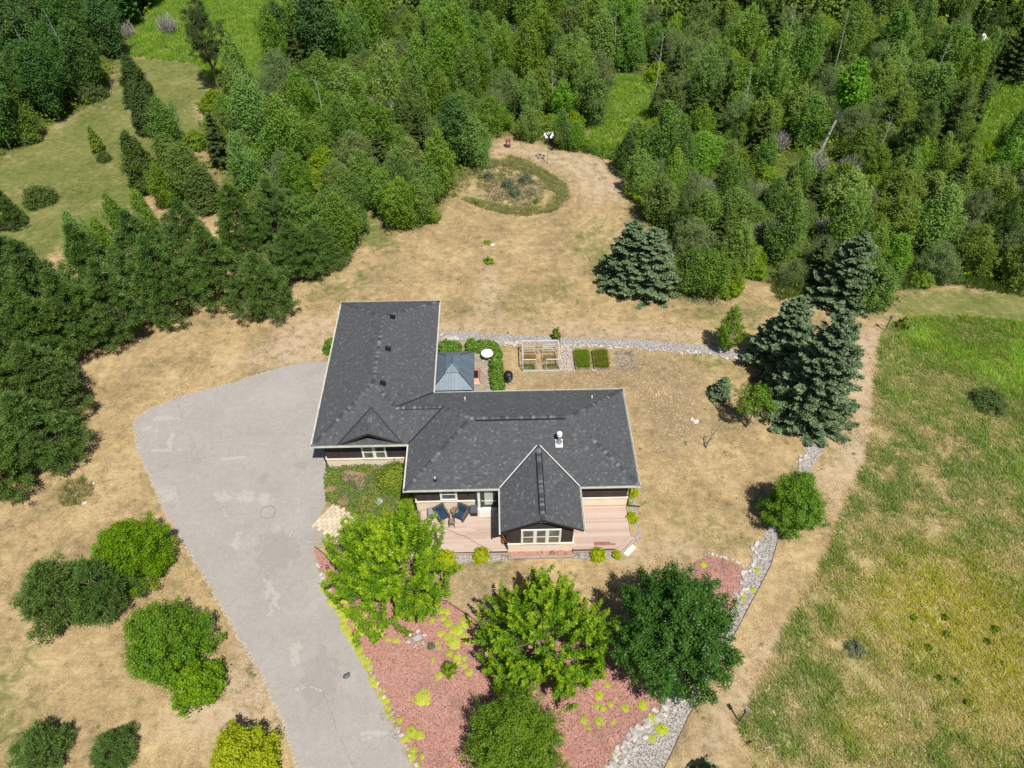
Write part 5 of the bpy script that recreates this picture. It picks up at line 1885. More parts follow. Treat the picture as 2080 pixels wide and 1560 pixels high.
# ---- pines on the left
PN = [pine('p', 41 + i, 9.0, 3.3, .4, 520, 64, .26, lob=.50, nw=.05, tuft=.33, up=.3) for i in range(4)]
PR = [(180, 705, 9.0), (262, 678, 8.6), (358, 645, 9.2), (458, 612, 8.8), (545, 628, 6.8), (612, 560, 6.6), (655, 535, 5.0), (112, 640, 8.6), (215, 610, 9.0), (318, 580, 8.8), (412, 556, 8.6), (505, 520, 8.4), (570, 485, 7.5),
      (118, 745, 9.0), (128, 840, 8.0), (108, 935, 7.6), (52, 860, 9.0), (40, 770, 9.5), (30, 680, 9.0), (20, 985, 8.0), (-40, 900, 9.0), (-60, 780, 9.0), (-40, 690, 8.5), (60, 600, 7.0)]
for i, (x, y, h) in enumerate(PR):
    fr = i < 6
    lb = 'bushy dark green pine in the front row facing the driveway lawn' if i < 7 else ('dark green pine in the second row behind the front pines' if i < 13 else 'big dark green pine in the stand at the left edge of the photo')
    if i < 6: lb = ['bushy dark green pine, leftmost of the front row facing the driveway lawn', 'bushy dark green pine, second from the left in the front row', 'bushy dark green pine, third from the left in the front row', 'bushy dark green pine, fourth from the left in the front row', '', 'bushy dark green pine behind the one nearest the house'][i]
    if i == 6: lb = 'small pine at the right end of the pine row by the white trunk'
    if 7 <= i < 13: lb = ['dark green pine of the second row, first from the left', 'dark green pine of the second row, second from the left', 'dark green pine of the second row, third from the left', 'dark green pine of the second row, fourth from the left', 'dark green pine of the second row, fifth from the left', 'dark green pine at the right end of the second pine row'][i - 7]
    if i == 4: lb = 'low bushy pine standing forward of the pine row nearest the house'
    if i in (13, 14, 16, 17, 18, 19, 20, 21, 22, 23):
        lb = {13: 'dark pine where the row turns down the left edge', 14: 'dark pine level with the curved driveway corner', 16: 'dark pine just left of the one level with the driveway corner', 17: 'tall dark pine in the middle of the left edge stand', 18: 'dark pine at the upper end of the left edge stand', 19: 'dark pine at the lower end of the left edge stand',
              20: 'dark pine cut by the left photo edge, lowest of these', 21: 'dark pine cut by the left photo edge, middle of these', 22: 'dark pine cut by the left photo edge, topmost of these', 23: 'dark pine between the left edge stand and the slim poplars'}[i]
    if i == 15: lb = 'bushy pine nearest the weedy island bed by the left edge'
    plant('pine_tree', lb, 'pine tree', PN[i % 4], G(x, y), rgv.uniform(0, 6), (rgv.uniform(.95, 1.12), rgv.uniform(.95, 1.12), h / 9.0), group='pines screening the left side')
PS = pine('p', 51, 3.6, 2.0, .1, 330, 50, .22, lob=.35, nw=.04, tuft=.24, pq=(.55, .7))
plant('pine_shrub', 'dense dark green pine of the pair by the small bright tree, left one', 'pine tree', **at_crown(PS, 116, 1200, 86, 5.6, .45))
plant('pine_shrub', 'dense dark green pine of the pair touching the small bright tree', 'pine tree', **at_crown(PS, 204, 1192, 66, 5.4, .45, 2.0))
plant('pine_shrub', 'young pine in the bottom left corner of the photo', 'pine tree', **at_crown(PS, 82, 1518, 62, 2.8, .4, 1.0))
plant('pine_shrub', 'smaller young pine at the bottom edge, second from the left', 'pine tree', **at_crown(PS, 228, 1522, 50, 2.6, .4, 3.0))
plant('young_spruce', 'tip of a young conifer at the bottom edge by the bare path', 'spruce', SPC, G(1442, 1610), .5, (1.3, 1.3, .9))

# ---- the island of trees in the left lawn
CED = [decid('c', 60 + i, 7.0, 1.6, .1, 300, 60, .20, .6, .22, 'cedar', M_BARKP, up=.7, pq=(.45, .6), lob=.3, nlob=16, deep=.4, tip=.3, k=6, rad=.12, asp=.4) for i in range(2)]
plant('cedar_tree', 'narrow dark cedar at the top end of the lawn island', 'cedar', CED[0], G(292, 215), .3, (1.25, 1.25, 1.0))
plant('cedar_tree', 'narrow dark cedar just below the topmost cedar of the lawn island', 'cedar', CED[1], G(305, 270), 1.3, (1.1, 1.1, .95))
plant('cedar_tree', 'wide dark cedar on the left flank of the lawn island', 'cedar', CED[0], G(300, 385), 2.0, (1.25, 1.25, 1.05))
plant('cedar_tree', 'dark conifer rising in the middle of the lawn island', 'cedar', CED[1], G(425, 425), 3.0, (1.2, 1.2, .8))
TP_ = pine('p', 55, 12.5, 2.9, 3.6, 230, 60, .32, 'cedar', pq=(.8, .6), lob=.6, nw=.06, tuft=.40)
plant('tall_pine', 'tall pine with bare lower trunk at the top of the left lawn', 'pine tree', TP_, G(446, 185), .5, (1.05, 1.05, 1.0))

# ---- the woods
WP = {
    'aspen': [decid('w', 70 + i, 7.0, 2.5, 1.0, 185, 92, .18, 1.9, .30, 'aspen', M_BIRCH, up=.78, pq=(.85, .6), lob=.62, nlob=10, deep=.6, tip=.7, k=12, rad=.09, sx=(1, .8, 1.15, .95)[i], sy=(1, 1.1, .85, 1)[i]) for i in range(4)],
    'alder': [decid('w', 80 + i, 5.2, 2.9, .3, 200, 92, .17, 1.5, .32, 'alder', M_BARK, up=.68, pq=(.85, .5), lob=.6, nlob=10, deep=.62, tip=.5, k=9, rad=.06, trunks=3) for i in range(4)],
    'willow': [decid('w', 90 + i, 4.6, 2.7, .2, 220, 74, .14, 1.7, .25, 'willow', M_BARK, up=.65, pq=(.8, .5), lob=.5, nlob=12, deep=.55, tip=.5, k=9, rad=.05, trunks=3, asp=.4) for i in range(3)],
    'dark': [decid('w', 100 + i, 10.5, 2.9, 1.2, 280, 78, .22, 1.5, .36, 'dark', M_BIRCH, up=.6, pq=(.9, .52), lob=.5, nlob=11, deep=.5, tip=.4, k=8, rad=.13) for i in range(3)],
    'bright': [decid('w', 110 + i, 2.8, 2.2, .1, 200, 50, .19, .7, .24, 'bright', M_BARK, up=.5, pq=(.6, .5), lob=.4, nlob=16, deep=.5, tip=.6, k=6, rad=.04, trunks=3) for i in range(2)],
    'pine': PN, 'spruce': [spruce('s', 34, 9.0, 2.4, .2, 16, 9, 'cedar', dens=.7, nlen=.24)],
}
WN = {'aspen': ('aspen_tree', 'aspen'), 'alder': ('alder_tree', 'alder tree'), 'willow': ('willow_shrub', 'willow'), 'dark': ('tall_leafy_tree', 'tree'), 'bright': ('leafy_shrub', 'shrub'), 'pine': ('pine_tree', 'pine tree'), 'spruce': ('dark_spruce', 'spruce')}
WL = {
    ('aspen', 'right'): 'slender pale-trunked aspen in the wood right of the clearing', ('alder', 'right'): 'bushy dark alder in the wood right of the clearing',
    ('willow', 'right'): 'grey-green spreading willow in the wood right of the clearing', ('bright', 'right'): 'low bright green shrub in the wood right of the clearing',
    ('pine', 'right'): 'dark pine among the leafy trees right of the clearing', ('spruce', 'right'): 'dark spruce among the leafy trees right of the clearing',
    ('aspen', 'mid'): 'slender aspen in the wood between lawn island and clearing', ('alder', 'mid'): 'bushy dark alder between lawn island and clearing',
    ('willow', 'mid'): 'grey-green willow between lawn island and clearing', ('bright', 'mid'): 'low bright shrub between lawn island and clearing',
    ('spruce', 'mid'): 'dark spruce in the wood between lawn island and clearing', ('dark', 'mid'): 'tall dark leafy tree between lawn island and clearing',
    ('dark', 'upper_left'): 'tall dark leafy tree in the wood beyond the left lawn', ('alder', 'upper_left'): 'dark alder in the wood beyond the left lawn',
    ('aspen', 'upper_left'): 'slender aspen in the wood beyond the left lawn', ('pine', 'upper_left'): 'dark pine in the wood beyond the left lawn',
}
MIX = {'right': [('aspen', .35), ('alder', .31), ('willow', .19), ('bright', .08), ('spruce', .05), ('pine', .02)], 'mid': [('aspen', .30), ('alder', .44), ('willow', .10), ('bright', .08), ('dark', .05), ('spruce', .03)],
       'upper_left': [('dark', .70), ('alder', .16), ('aspen', .12), ('pine', .02)]}
rs = R_(99)
placed = []


def wood_tree(kind, reg, x, y, sc, hs=None, label=None, tilt=None, pi=None):
    nm, ct = WN[kind]
    pr = WP[kind][rgv.randrange(len(WP[kind])) if pi is None else pi]
    sx = sc * rgv.uniform(.9, 1.12)
    if not label:
        qx, qy = PXV(np.array([[x, y, 0.0]]))[0]
        lab = WL.get((kind, reg), 'leafy tree in the wood')
        size = 'small ' if sc < .78 else ('big ' if sc > 1.1 else '')
        if reg == 'right':
            zone = ('near the top edge' if qy < 150 else 'midway up the wood' if qy < 330 else 'near its lower rim')
            col_ = ('beyond the bird gourds' if qx < 1230 else 'behind the touching spruce pair' if qx < 1480 else 'by the leaning birch' if qx < 1760 else ('right of the leaning birch' if qx < 1920 else 'by the right photo edge'))
            lab = size + lab.replace(' in the wood right of the clearing', '').replace(' among the leafy trees right of the clearing', '') + ' ' + col_ + ', ' + zone
        elif reg == 'mid':
            zone = ('near the top edge' if qy < 120 else 'midway' if qy < 280 else 'near the dry lawn')
            col_ = 'beside the lawn island' if qx < 620 else ('in the middle wood' if qx < 800 else 'left of the clearing')
            lab = size + lab.replace(' in the wood between lawn island and clearing', '').replace(' between lawn island and clearing', '') + ' ' + col_ + ', ' + zone
        else:
            lab = size + lab + (' at the photo corner' if qy < 110 and qx < 110 else ' near the lawn' if qy > 190 else ' beside the bright grass' if qx > 210 else ', middle part')
        label = lab
    o = plant(nm, label, ct, pr, (x, y), rgv.uniform(0, 6.28), (sx, sx, (hs or sc) * rgv.uniform(.88, 1.12)), group='trees of the wood ' + {'right': 'right of the clearing', 'mid': 'left of the clearing', 'upper_left': 'beyond the left lawn'}[reg], tilt=tilt)
    placed.append((x, y, pr[3] * sx))
    return o


# trees that stand out at the edges: (kind, region, base px, scale, label)
EDGE = [
    ('aspen', 'mid', 700, 512, .95, 'white-trunked tree at the corner of the dry lawn behind the pines'),
    ('aspen', 'mid', 820, 462, .95, 'leafy tree with pale stems at the near tip of the middle wood'), ('aspen', 'mid', 853, 452, .85, 'second pale-stemmed tree at the near tip of the middle wood'), ('aspen', 'mid', 785, 440, .85, 'leafy tree left of the pale-stemmed pair at the middle wood tip'),
    ('aspen', 'mid', 896, 388, 1.0, 'leafy tree with straight stem beside the oval wild bed'), ('aspen', 'mid', 962, 332, .95, 'leafy tree nearest the old red box in the clearing'), ('dark', 'mid', 925, 330, .8, 'dark tree behind the leafy tree nearest the old red box'),
    ('alder', 'mid', 868, 412, .9, None), ('bright', 'mid', 880, 448, .5, 'low bright sapling clump at the near tip of the middle wood'), ('alder', 'mid', 640, 500, 1.1, None), ('alder', 'mid', 690, 470, 1.1, None),
    ('alder', 'right', 1070, 282, .75, None), ('aspen', 'right', 1140, 300, .7, 'slim aspen beside the white bird gourds'), ('aspen', 'right', 1168, 303, .55, 'slim aspen at the edge right of the white bird gourds'),
    ('pine', 'right', 1268, 352, .62, 'dark bushy pine at the right rim of the clearing'), ('aspen', 'right', 1295, 398, .8, None), ('bright', 'right', 1310, 405, .8, None), ('alder', 'right', 1335, 450, 1.0, None), ('alder', 'right', 1400, 585, 1.05, 'leafy tree right beside the touching blue-green spruce pair'),
    ('alder', 'right', 1440, 590, 1.0, None), ('willow', 'right', 1400, 520, 1.0, None), ('bright', 'right', 1475, 590, .8, None), ('willow', 'right', 1605, 578, .65, 'low pale willow clump left of the single blue spruce'), ('bright', 'right', 1530, 560, .6, None),
    ('willow', 'right', 1890, 560, .9, None), ('alder', 'right', 1960, 545, .9, None), ('pine', 'right', 2010, 500, .7, 'dark pine near the right edge above the meadow'), ('alder', 'right', 2060, 575, .9, None), ('bright', 'right', 1870, 575, .5, None), ('willow', 'right', 1660, 540, .8, None),
    ('pine', 'right', 1840, 340, .85, 'dark pine standing alone amid the right wood'), ('spruce', 'right', 1905, 310, .8, None), ('spruce', 'right', 2040, 170, 1.2, 'big dark spruce below the white shed'), ('dark', 'upper_left', 20, 300, 1.0, None), ('alder', 'upper_left', 60, 285, 1.0, None), ('dark', 'upper_left', 120, 240, 1.0, None),
    ('dark', 'upper_left', 195, 195, .95, None), ('dark', 'upper_left', 240, 120, .9, None),
]
for kd, rg_, bx, by, sc, lb in EDGE:
    p = G(bx, by)
    wood_tree(kd, rg_, p.x, p.y, sc, None, lb)
# leaning white birch in the right wood
p = G(1668, 305)
LB_ = decid('w', 120, 11.0, 1.9, 5.5, 150, 40, .30, .8, .3, 'aspen', M_BIRCH, up=.4, pq=(.8, .7), lob=.45, nlob=12, deep=.5, tip=.5, k=8, rad=.19)
plant('leaning_birch', 'tall leaning white-trunked birch in the middle of the right wood', 'birch', LB_, (p.x, p.y), 0, 1.0, tilt=(-.05, .16))
placed.append((p.x, p.y, 1.2))
for i, (x, y, s) in enumerate([(1578, 305, 1.0), (1650, 350, 1.1), (1722, 355, 1.0), (1560, 500, 1.25), (1672, 478, .9), (1540, 408, .9), (1505, 365, .8), (1600, 450, .7), (345, 70, 1.3), (592, 30, 1.1), (752, 225, .8), (780, 250, .9), (262, 78, 1.0), (1430, 395, .8), (1820, 160, .9)]):
    p = G(x, y)
    if i == 0: TW = [twiggy(130 + k, 1.5, 2.8, 230) for k in range(2)]
    right = 1300 < x
    plant('bare_shrub', 'grey leafless twiggy shrub in the wood right of the clearing' if right else ('grey leafless shrub in the bright rough grass at the top' if x < 700 else 'grey bare shrub in the gap of the middle wood'), 'bare shrub', TW[i % 2], (p.x, p.y), i * 1.1, s, group='grey leafless shrubs', names=('twigs', 'trunk'))
    placed.append((p.x, p.y, 1.3 * s))
GAPS = [p_ for p_ in GRASSY.values()] + [[(1938, 72), (1990, 72), (1985, 128), (1945, 132)], [(1635, 268), (1702, 268), (1702, 372), (1640, 372)], [(1555, 312), (1745, 348), (1740, 402), (1560, 385)], [(1530, 478), (1692, 478), (1692, 532), (1530, 532)], [(1590, 610), (1560, 540), (1640, 540), (1660, 600)], [(740, 190), (800, 200), (800, 280), (745, 270)]]
cand = np.stack([rs.uniform(-95, 100, 60000), rs.uniform(50, 136, 60000), np.zeros(60000)], 1)
cp_ = PXV(cand)
vis = (cp_[:, 0] > -170) & (cp_[:, 0] < 2250) & (cp_[:, 1] > 62) & (cp_[:, 1] < 640)
for gp in GAPS: vis &= ~inside(cp_, gp)
regs = {k: inside(cp_, WOOD[k]) & vis for k in WOOD}
nt = 0
for i in range(len(cand)):
    reg = next((k for k in regs if regs[k][i]), None)
    if reg is None: continue
    x, y = cand[i, :2]
    u, acc = rs.rand(), 0
    for kd, w in MIX[reg]:
        acc += w
        if u <= acc: break
    far = np.clip((y - 60) / 80, 0, 1)
    sc = rs.uniform(.62, 1.08) + .24 * far
    if kd in ('spruce', 'pine'): sc *= .75
    R = WP[kd][0][3] * sc
    if any((x - a) ** 2 + (y - b) ** 2 < (.63 * (R + r)) ** 2 for a, b, r in placed): continue
    # keep crowns off the mown edge
    q = PXV(np.array([[x, y - R * .7, 0], [x - R * .6, y, 0], [x + R * .6, y, 0]]))
    if not all(any(inside(q[j:j + 1], WOOD[k])[0] for k in WOOD) for j in range(3)): continue
    wood_tree(kd, reg, x, y, sc, sc * rs.uniform(.85, 1.5) if kd == 'aspen' else None)
    nt += 1
print('wood trees', nt, len(placed))


def baked(protos, spots_, mats, name, ncap):
    """a far-off wood that reads as one mass: thinned crowns joined into one object"""
    Vs, Ts = [], []
    for (x, y, s, h, a, pi) in spots_:
        me = protos[pi][0]
        n = len(me.vertices)
        v = np.empty(n * 3, np.float32)
        me.vertices.foreach_get('co', v)
        v = v.reshape(-1, 4, 3)
        tc = np.empty(n * 4, np.float32)
        me.color_attributes['tint'].data.foreach_get('color', tc)
        tc = tc.reshape(-1, 4, 4)
        st_ = max(1, len(v) // ncap)
        v, tc = v[::st_], tc[::st_]
        c = v.mean(1, keepdims=True)
        v = c + (v - c) * math.sqrt(st_) * 1.0
        v = v.reshape(-1, 3)
        ca_, sa_ = math.cos(a), math.sin(a)
        V = np.stack([(v[:, 0] * ca_ - v[:, 1] * sa_) * s + x, (v[:, 0] * sa_ + v[:, 1] * ca_) * s + y, v[:, 2] * h], 1)
        Vs.append(V)
        Ts.append(tc.reshape(-1, 4)[:, :2])
    V, T = np.concatenate(Vs), np.concatenate(Ts)
    return link(name, npmesh(name, V, np.arange(len(V)).reshape(-1, 4), mats, T))


# beyond the individual trees the wood goes on as one mass
sp = {'aspen': [], 'alder': [], 'dark': []}
done = []
far_c = np.stack([rs.uniform(-125, 135, 30000), rs.uniform(95, 172, 30000), np.zeros(30000)], 1)
fp = PXV(far_c)
okf = (fp[:, 1] <= 62) & (fp[:, 0] > -260) & (fp[:, 0] < 2350)
for gp in GRASSY.values(): okf &= ~inside(fp, gp)
for i in np.nonzero(okf)[0]:
    x, y = far_c[i, :2]
    if any((x - a) ** 2 + (y - b) ** 2 < 12.5 for a, b in done) or any((x - a) ** 2 + (y - b) ** 2 < (1.5 + .6 * r) ** 2 for a, b, r in placed): continue
    done.append((x, y))
    kd = 'dark' if fp[i, 0] < 330 else ('aspen' if rs.rand() < .5 else 'alder')
    s = rs.uniform(.95, 1.25)
    sp[kd].append((x, y, s, s * rs.uniform(.85, 1.15), rs.uniform(0, 6.28), rs.randint(3)))
print('far mass', [len(v) for v in sp.values()])
for kd in sp:
    if sp[kd]:
        o = baked(WP[kd], sp[kd], LM[kd], 'far_wood', 1500)
        o['kind'] = 'stuff'
        o['label'] = {'aspen': 'far aspens of the wood at the top edge', 'alder': 'far bushy alders at the top edge', 'dark': 'far dark trees at the top left'}[kd]

# pale dead trunks standing in the wood
for k, (x, y, h) in enumerate([(1505, 255, 7), (1775, 330, 6), (1330, 190, 8), (1245, 150, 9), (1590, 120, 9), (1120, 235, 6.5), (1000, 205, 7), (905, 180, 8), (660, 265, 7), (545, 300, 7), (810, 300, 6.5), (1870, 220, 9), (1690, 160, 9), (165, 175, 10), (100, 215, 10), (40, 240, 10)]):
    p = G(x, y)
    a, b = rs.uniform(-.09, .09, 2)
    o = thing('dead_tree', 'pale bare trunk standing among the leafy trees ' + ('beyond the left lawn' if x < 250 else 'left of the clearing' if x < 1010 else 'right of the clearing'), 'dead tree', p, 0, 'pale bare trunks in the woods')
    tip = Vector((a * h, b * h, h))
    part('trunk', MB().tube([(0, 0, -.1), tip * .5 + Vector((.1, .05, 0)), tip], [.075, .05, .015], 6), M_BIRCH, o, local=True)
    for j in range(4):
        q = tip * rs.uniform(.5, .9)
        e = q + Vector((rs.uniform(-1, 1), rs.uniform(-1, 1), rs.uniform(.3, 1.0)))
        part('branch', MB().tube([q, q.lerp(e, .5) + Vector((0, 0, .1)), e], [.022, .015, .006], 4), M_BIRCH, o, local=True)

# ---- lone shrubs and small trees on the lawns
BU = {
    'hedge': [bush('h', 140 + i, .62, 1.05, 3000, .13, 'hedge', .22, 1.0, .7) for i in range(3)],
    'lime': [bush('l', 145 + i, .55, .75, 2200, .11, 'yellow', .2, 1.0, .4) for i in range(2)],
    'juni': [bush('j', 150 + i, 1.5, 1.5, 3400, .20, 'cedar', .3, 1.0, .4, .35) for i in range(2)],
    'grey': [bush('g', 155 + i, 1.0, .9, 1800, .14, 'juniper', .35, 1.0, .5, .35) for i in range(2)],
    'weed': [bush('w', 160 + i, .35, .5, 420, .13, 'bright', .35, 1.0, .5) for i in range(2)],
    'limeb': [bush('b', 165, 1.3, 1.2, 5200, .14, 'bright', .3, 1.0, 1.2)],
}


def lone(kind, i, label, cat, x, y, rpx, h=None, name='shrub', group=None):
    pr = BU[kind][i % len(BU[kind])]
    R = rpx / ppm(y)
    s = R / pr[3]
    p = G(x, y, (h or pr[2] * s) * .45)
    return plant(name, label, cat, pr, (p.x, p.y), rgv.uniform(0, 6), (s, s, (h / pr[2]) if h else s), group, BN)


lone('juni', 0, 'rounded dark green juniper at the rim of the wood on the left lawn', 'bush', 182, 183, 33, 2.4, 'round_bush')
lone('juni', 1, 'rounded dark green bush on the left lawn by the photo edge', 'bush', 76, 396, 35, 2.0, 'round_bush')
lone('juni', 0, 'little dark shrub at the foot of the yellowish sapling', 'bush', 209, 318, 15, 1.2, 'round_bush')
lone('juni', 1, 'small dark bush at the wood edge above the left lawn', 'bush', 66, 276, 19, 1.5, 'round_bush')
lone('juni', 0, 'dark spiky juniper alone in the green meadow on the right', 'bush', 2012, 812, 38, 1.1, 'round_bush')
YS = decid('y', 14, 3.6, .75, .1, 90, 40, .17, .5, .16, 'bright', up=.7, pq=(.5, .8), lob=.3, nlob=10, deep=.5, tip=1.3, k=6, rad=.04)
plant('sapling', 'thin yellowish sapling standing on the left lawn', 'sapling', YS, G(203, 308), .4, (1.1, 1.1, .95))
plant('pine_tree', 'lone pine at the left edge of the mown left lawn', 'pine tree', PN[2], G(28, 460), 1.0, (.62, .62, .6))
for k, (x, y, h) in enumerate([(188, 545, 1.0), (262, 500, .95), (318, 490, .95), (225, 520, .7)]):
    plant('aspen_tree', ('slim light green poplar rising behind the pine row at the left', 'slim light green poplar behind the pines, second from the left', 'slim light green poplar behind the pines, third from the left', 'short light green poplar between the slim ones behind the pines')[k], 'poplar', WP['aspen'][k % 4], G(x, y), k, (.62, .62, h))
for k, (x, y, kd, s, lb) in enumerate([(350, 300, 'aspen', .95, 'leafy tree at the upper middle of the lawn island'), (362, 370, 'alder', 1.2, 'broad leafy tree in the centre of the lawn island'), (398, 400, 'aspen', 1.0, 'pale leafy tree on the right flank of the lawn island'),
                                       (345, 420, 'aspen', .8, 'leafy tree at the lower left of the lawn island'), (400, 300, 'bright', .8, 'bright shrub on the right side of the lawn island'), (440, 225, 'bright', 1.0, 'yellow-green shrub below the tall pine'), (480, 228, 'bright', 1.1, 'wide yellow-green shrub right of the tall pine'), (468, 195, 'spruce', .45, 'small dark spruce beside the tall pine trunk')]):
    pr = WP[kd][k % len(WP[kd])]
    plant({'bright': 'leafy_shrub', 'spruce': 'dark_spruce'}.get(kd, 'leafy_tree'), lb, {'bright': 'shrub', 'spruce': 'spruce'}.get(kd, 'tree'), pr, G(x, y), k * .8, s)
# hedge behind the house
HL = ['clipped green hedge shrub touching the wing roof edge', 'clipped green hedge shrub left of the gravel gap', 'clipped hedge shrub right of the gravel gap', 'hedge shrub above the round white table', 'hedge shrub at the corner by the round white table',
      'hedge shrub just right of the round white table', 'hedge shrub midway along the patio side', 'hedge shrub level with the fire table', 'hedge shrub beside the black grill', 'hedge shrub at the house end of the patio hedge']
for k, (x, y) in enumerate([(903, 703), (922, 702), (958, 700), (979, 701), (999, 703), (1009, 718), (1008, 735), (1008, 751), (1010, 766), (1010, 779)]):
    lone('hedge', k, HL[k], 'shrub', x, y, 15 if k != 5 else 12, 1.1, 'hedge_shrub', 'hedge round the patio')
lone('hedge', 1, 'green shrub peeping out beside the wing of the house', 'shrub', 676, 701, 20, 1.2, 'hedge_shrub')
LL = [(977, 1126, 17, 'round lime-yellow shrub below the left deck edge'), (903, 1138, 24, 'wide lime-yellow shrub under the first maple at the deck edge'), (1215, 1125, 16, 'round lime-yellow shrub below the right deck edge'), (1253, 1126, 10, 'small lime shrub by the deck corner step'),
      (1284, 999, 13, 'lime-yellow shrub at the right house corner'), (1283, 1051, 13, 'lime-yellow shrub beside the right deck side'), (1276, 1022, 6, 'tiny green shrub by the black downspout pipe')]
for k, (x, y, r, lb) in enumerate(LL): lone('lime', k, lb, 'shrub', x, y, r, None, 'lime_shrub')
lone('limeb', 0, 'large lime-green shrub in the corner between wing and main house', 'shrub', 802, 966, 38, 1.5, 'corner_shrub')
lone('limeb', 0, 'leafy green shrub in the shade of the main roof corner', 'shrub', 832, 1010, 22, .9, 'corner_shrub')
for k, (x, y, r, lb) in enumerate([(1032, 372, 14, 'grey-green shrub on the oval bed, left one'), (1068, 362, 17, 'taller grey-green shrub on the oval bed'), (1046, 388, 13, 'low grey-green shrub at the front of the oval bed mound'), (992, 354, 11, 'brownish low shrub at the back of the oval bed')]):
    lone('grey', k, lb, 'shrub', x, y, r, 1.2, 'grey_shrub')
lone('grey', 1, 'grey-green bush in the meadow beside the bare path', 'shrub', 1738, 1318, 24, .6, 'grey_shrub')
lone('weed', 0, 'tuft of green plants below the white rock in the dry lawn', 'plant', 992, 528, 12, .6, 'leafy_plant')
lone('weed', 1, 'green plants beside the white rock in the dry lawn', 'plant', 990, 492, 8, .25, 'leafy_plant')
lone('weed', 1, 'climbing green plant on the back corner of the pipe enclosure', 'plant', 1131, 678, 9, 1.6, 'leafy_plant')
lone('weed', 0, 'leafy sapling beside the far nest box in the green meadow', 'plant', 1838, 655, 14, 1.6, 'leafy_plant')
for k, (x, y) in enumerate([(1888, 1314), (1858, 1254), (1922, 1253), (2022, 1278), (2008, 1302), (1926, 1288), (1910, 1376), (1968, 1428), (1945, 1382), (2025, 1275)]):
    lone('weed', k, 'dark green weed rosette standing out of the yellowish meadow', 'weed', x, y, 8, .5, 'meadow_weed', 'weeds in the yellow meadow')
for k, (x, y) in enumerate([(975, 357), (968, 410), (922, 394), (936, 352), (1090, 407)]):
    lone('weed', k, 'small leafy seedling on the oval wild bed', 'seedling', x, y, 5, .8, 'seedling', 'seedlings on the oval bed')
lone('weed', 0, 'small leafy sapling in the red mulch between the sedums', 'sapling', 912, 1355, 17, 1.0, 'young_shrub')
lone('grey', 0, 'brownish grey plant beside the boulder in the red mulch', 'plant', 875, 1312, 9, .4, 'dry_plant')

# ---- sedum mounds on the red mulch
def sedum(seed, dead):
    rs = R_(seed)
    n = 620
    a, r = rs.rand(n) * 6.283, np.sqrt(rs.rand(n))
    e = 1 + .14 * np.sin(a * 3 + seed) + .10 * np.sin(a * 5 + 2 * seed)
    x, y = np.cos(a) * r * .5 * e, np.sin(a) * r * .5 * e
    z = .08 * (1 - r ** 2) + .03 + .008 * rs.rand(n)
    ok = r > (dead * .5 * rs.rand(n))
    C = np.stack([x, y, z], 1)[ok]
    N = np.stack([x * .6, y * .6, .6 + 0 * x], 1)[ok] + rs.randn(ok.sum(), 3) * .16
    V, F = leaves(rs, C, N, .085, .9)
    ti = np.repeat(np.stack([rs.rand(len(C)), .5 * rs.rand(len(C))], 1), 4, 0)
    return npmesh('sedum', V, F, LM['sedum'], ti)


SD = [sedum(i, (0, .5, .9, .4)[i]) for i in range(4)]
Z8 = [(880, 205, 35), (940, 230, 25), (990, 232, 28), (882, 298, 22), (968, 282, 25), (1005, 320, 32), (1138, 312, 45), (1080, 372, 42), (1028, 382, 20), (948, 397, 25), (1000, 425, 28), (1048, 465, 50), (1130, 415, 25), (1145, 455, 27), (920, 465, 16), (937, 505, 16), (1015, 552, 25), (1070, 575, 28),
      (1072, 610, 25), (1127, 580, 20), (1128, 640, 23), (935, 715, 27), (1160, 690, 28), (887, 593, 19), (1230, 420, 40), (1270, 400, 30)]
Z8b = [(480, 390, 42), (500, 370, 25), (465, 445, 22), (610, 448, 25), (553, 440, 20), (360, 395, 22), (433, 365, 18), (335, 375, 18), (398, 367, 12), (325, 320, 40), (345, 270, 40), (230, 220, 40), (220, 150, 30), (240, 270, 30)]
Z8c = [(810, 885, 58), (785, 1165, 35), (725, 1140, 40), (808, 1325, 20), (720, 1120, 20)]
Z8d = [(75, 60, 30), (100, 70, 26), (130, 140, 28), (120, 160, 30), (165, 180, 26), (180, 215, 28), (200, 240, 30), (215, 290, 28), (215, 335, 30), (240, 370, 30), (250, 395, 24), (265, 430, 24), (300, 470, 32), (330, 525, 28), (350, 570, 24), (365, 600, 22), (395, 610, 30), (405, 650, 30), (430, 740, 26), (450, 780, 26),
       (510, 830, 18), (500, 870, 20), (530, 905, 30), (550, 960, 24), (560, 1000, 22), (580, 1040, 18), (635, 1055, 24), (680, 1190, 26), (705, 1200, 20), (745, 1275, 26), (730, 1325, 30), (770, 1395, 26)]
Z6 = [(308, 590, 35), (210, 710, 50), (185, 835, 35), (260, 858, 35), (345, 810, 35), (520, 858, 45), (720, 825, 55), (35, 1000, 45), (215, 1010, 55), (372, 1025, 30), (90, 1090, 30)]
Z6b = [(838, 980, 65), (945, 1105, 70), (835, 1215, 45), (380, 1380, 28)]
Z5 = [(1400, 350, 35), (1965, 410, 30), (1920, 615, 28), (1815, 665, 28), (1830, 718, 20), (1770, 780, 14), (1810, 790, 12)]
n = 0
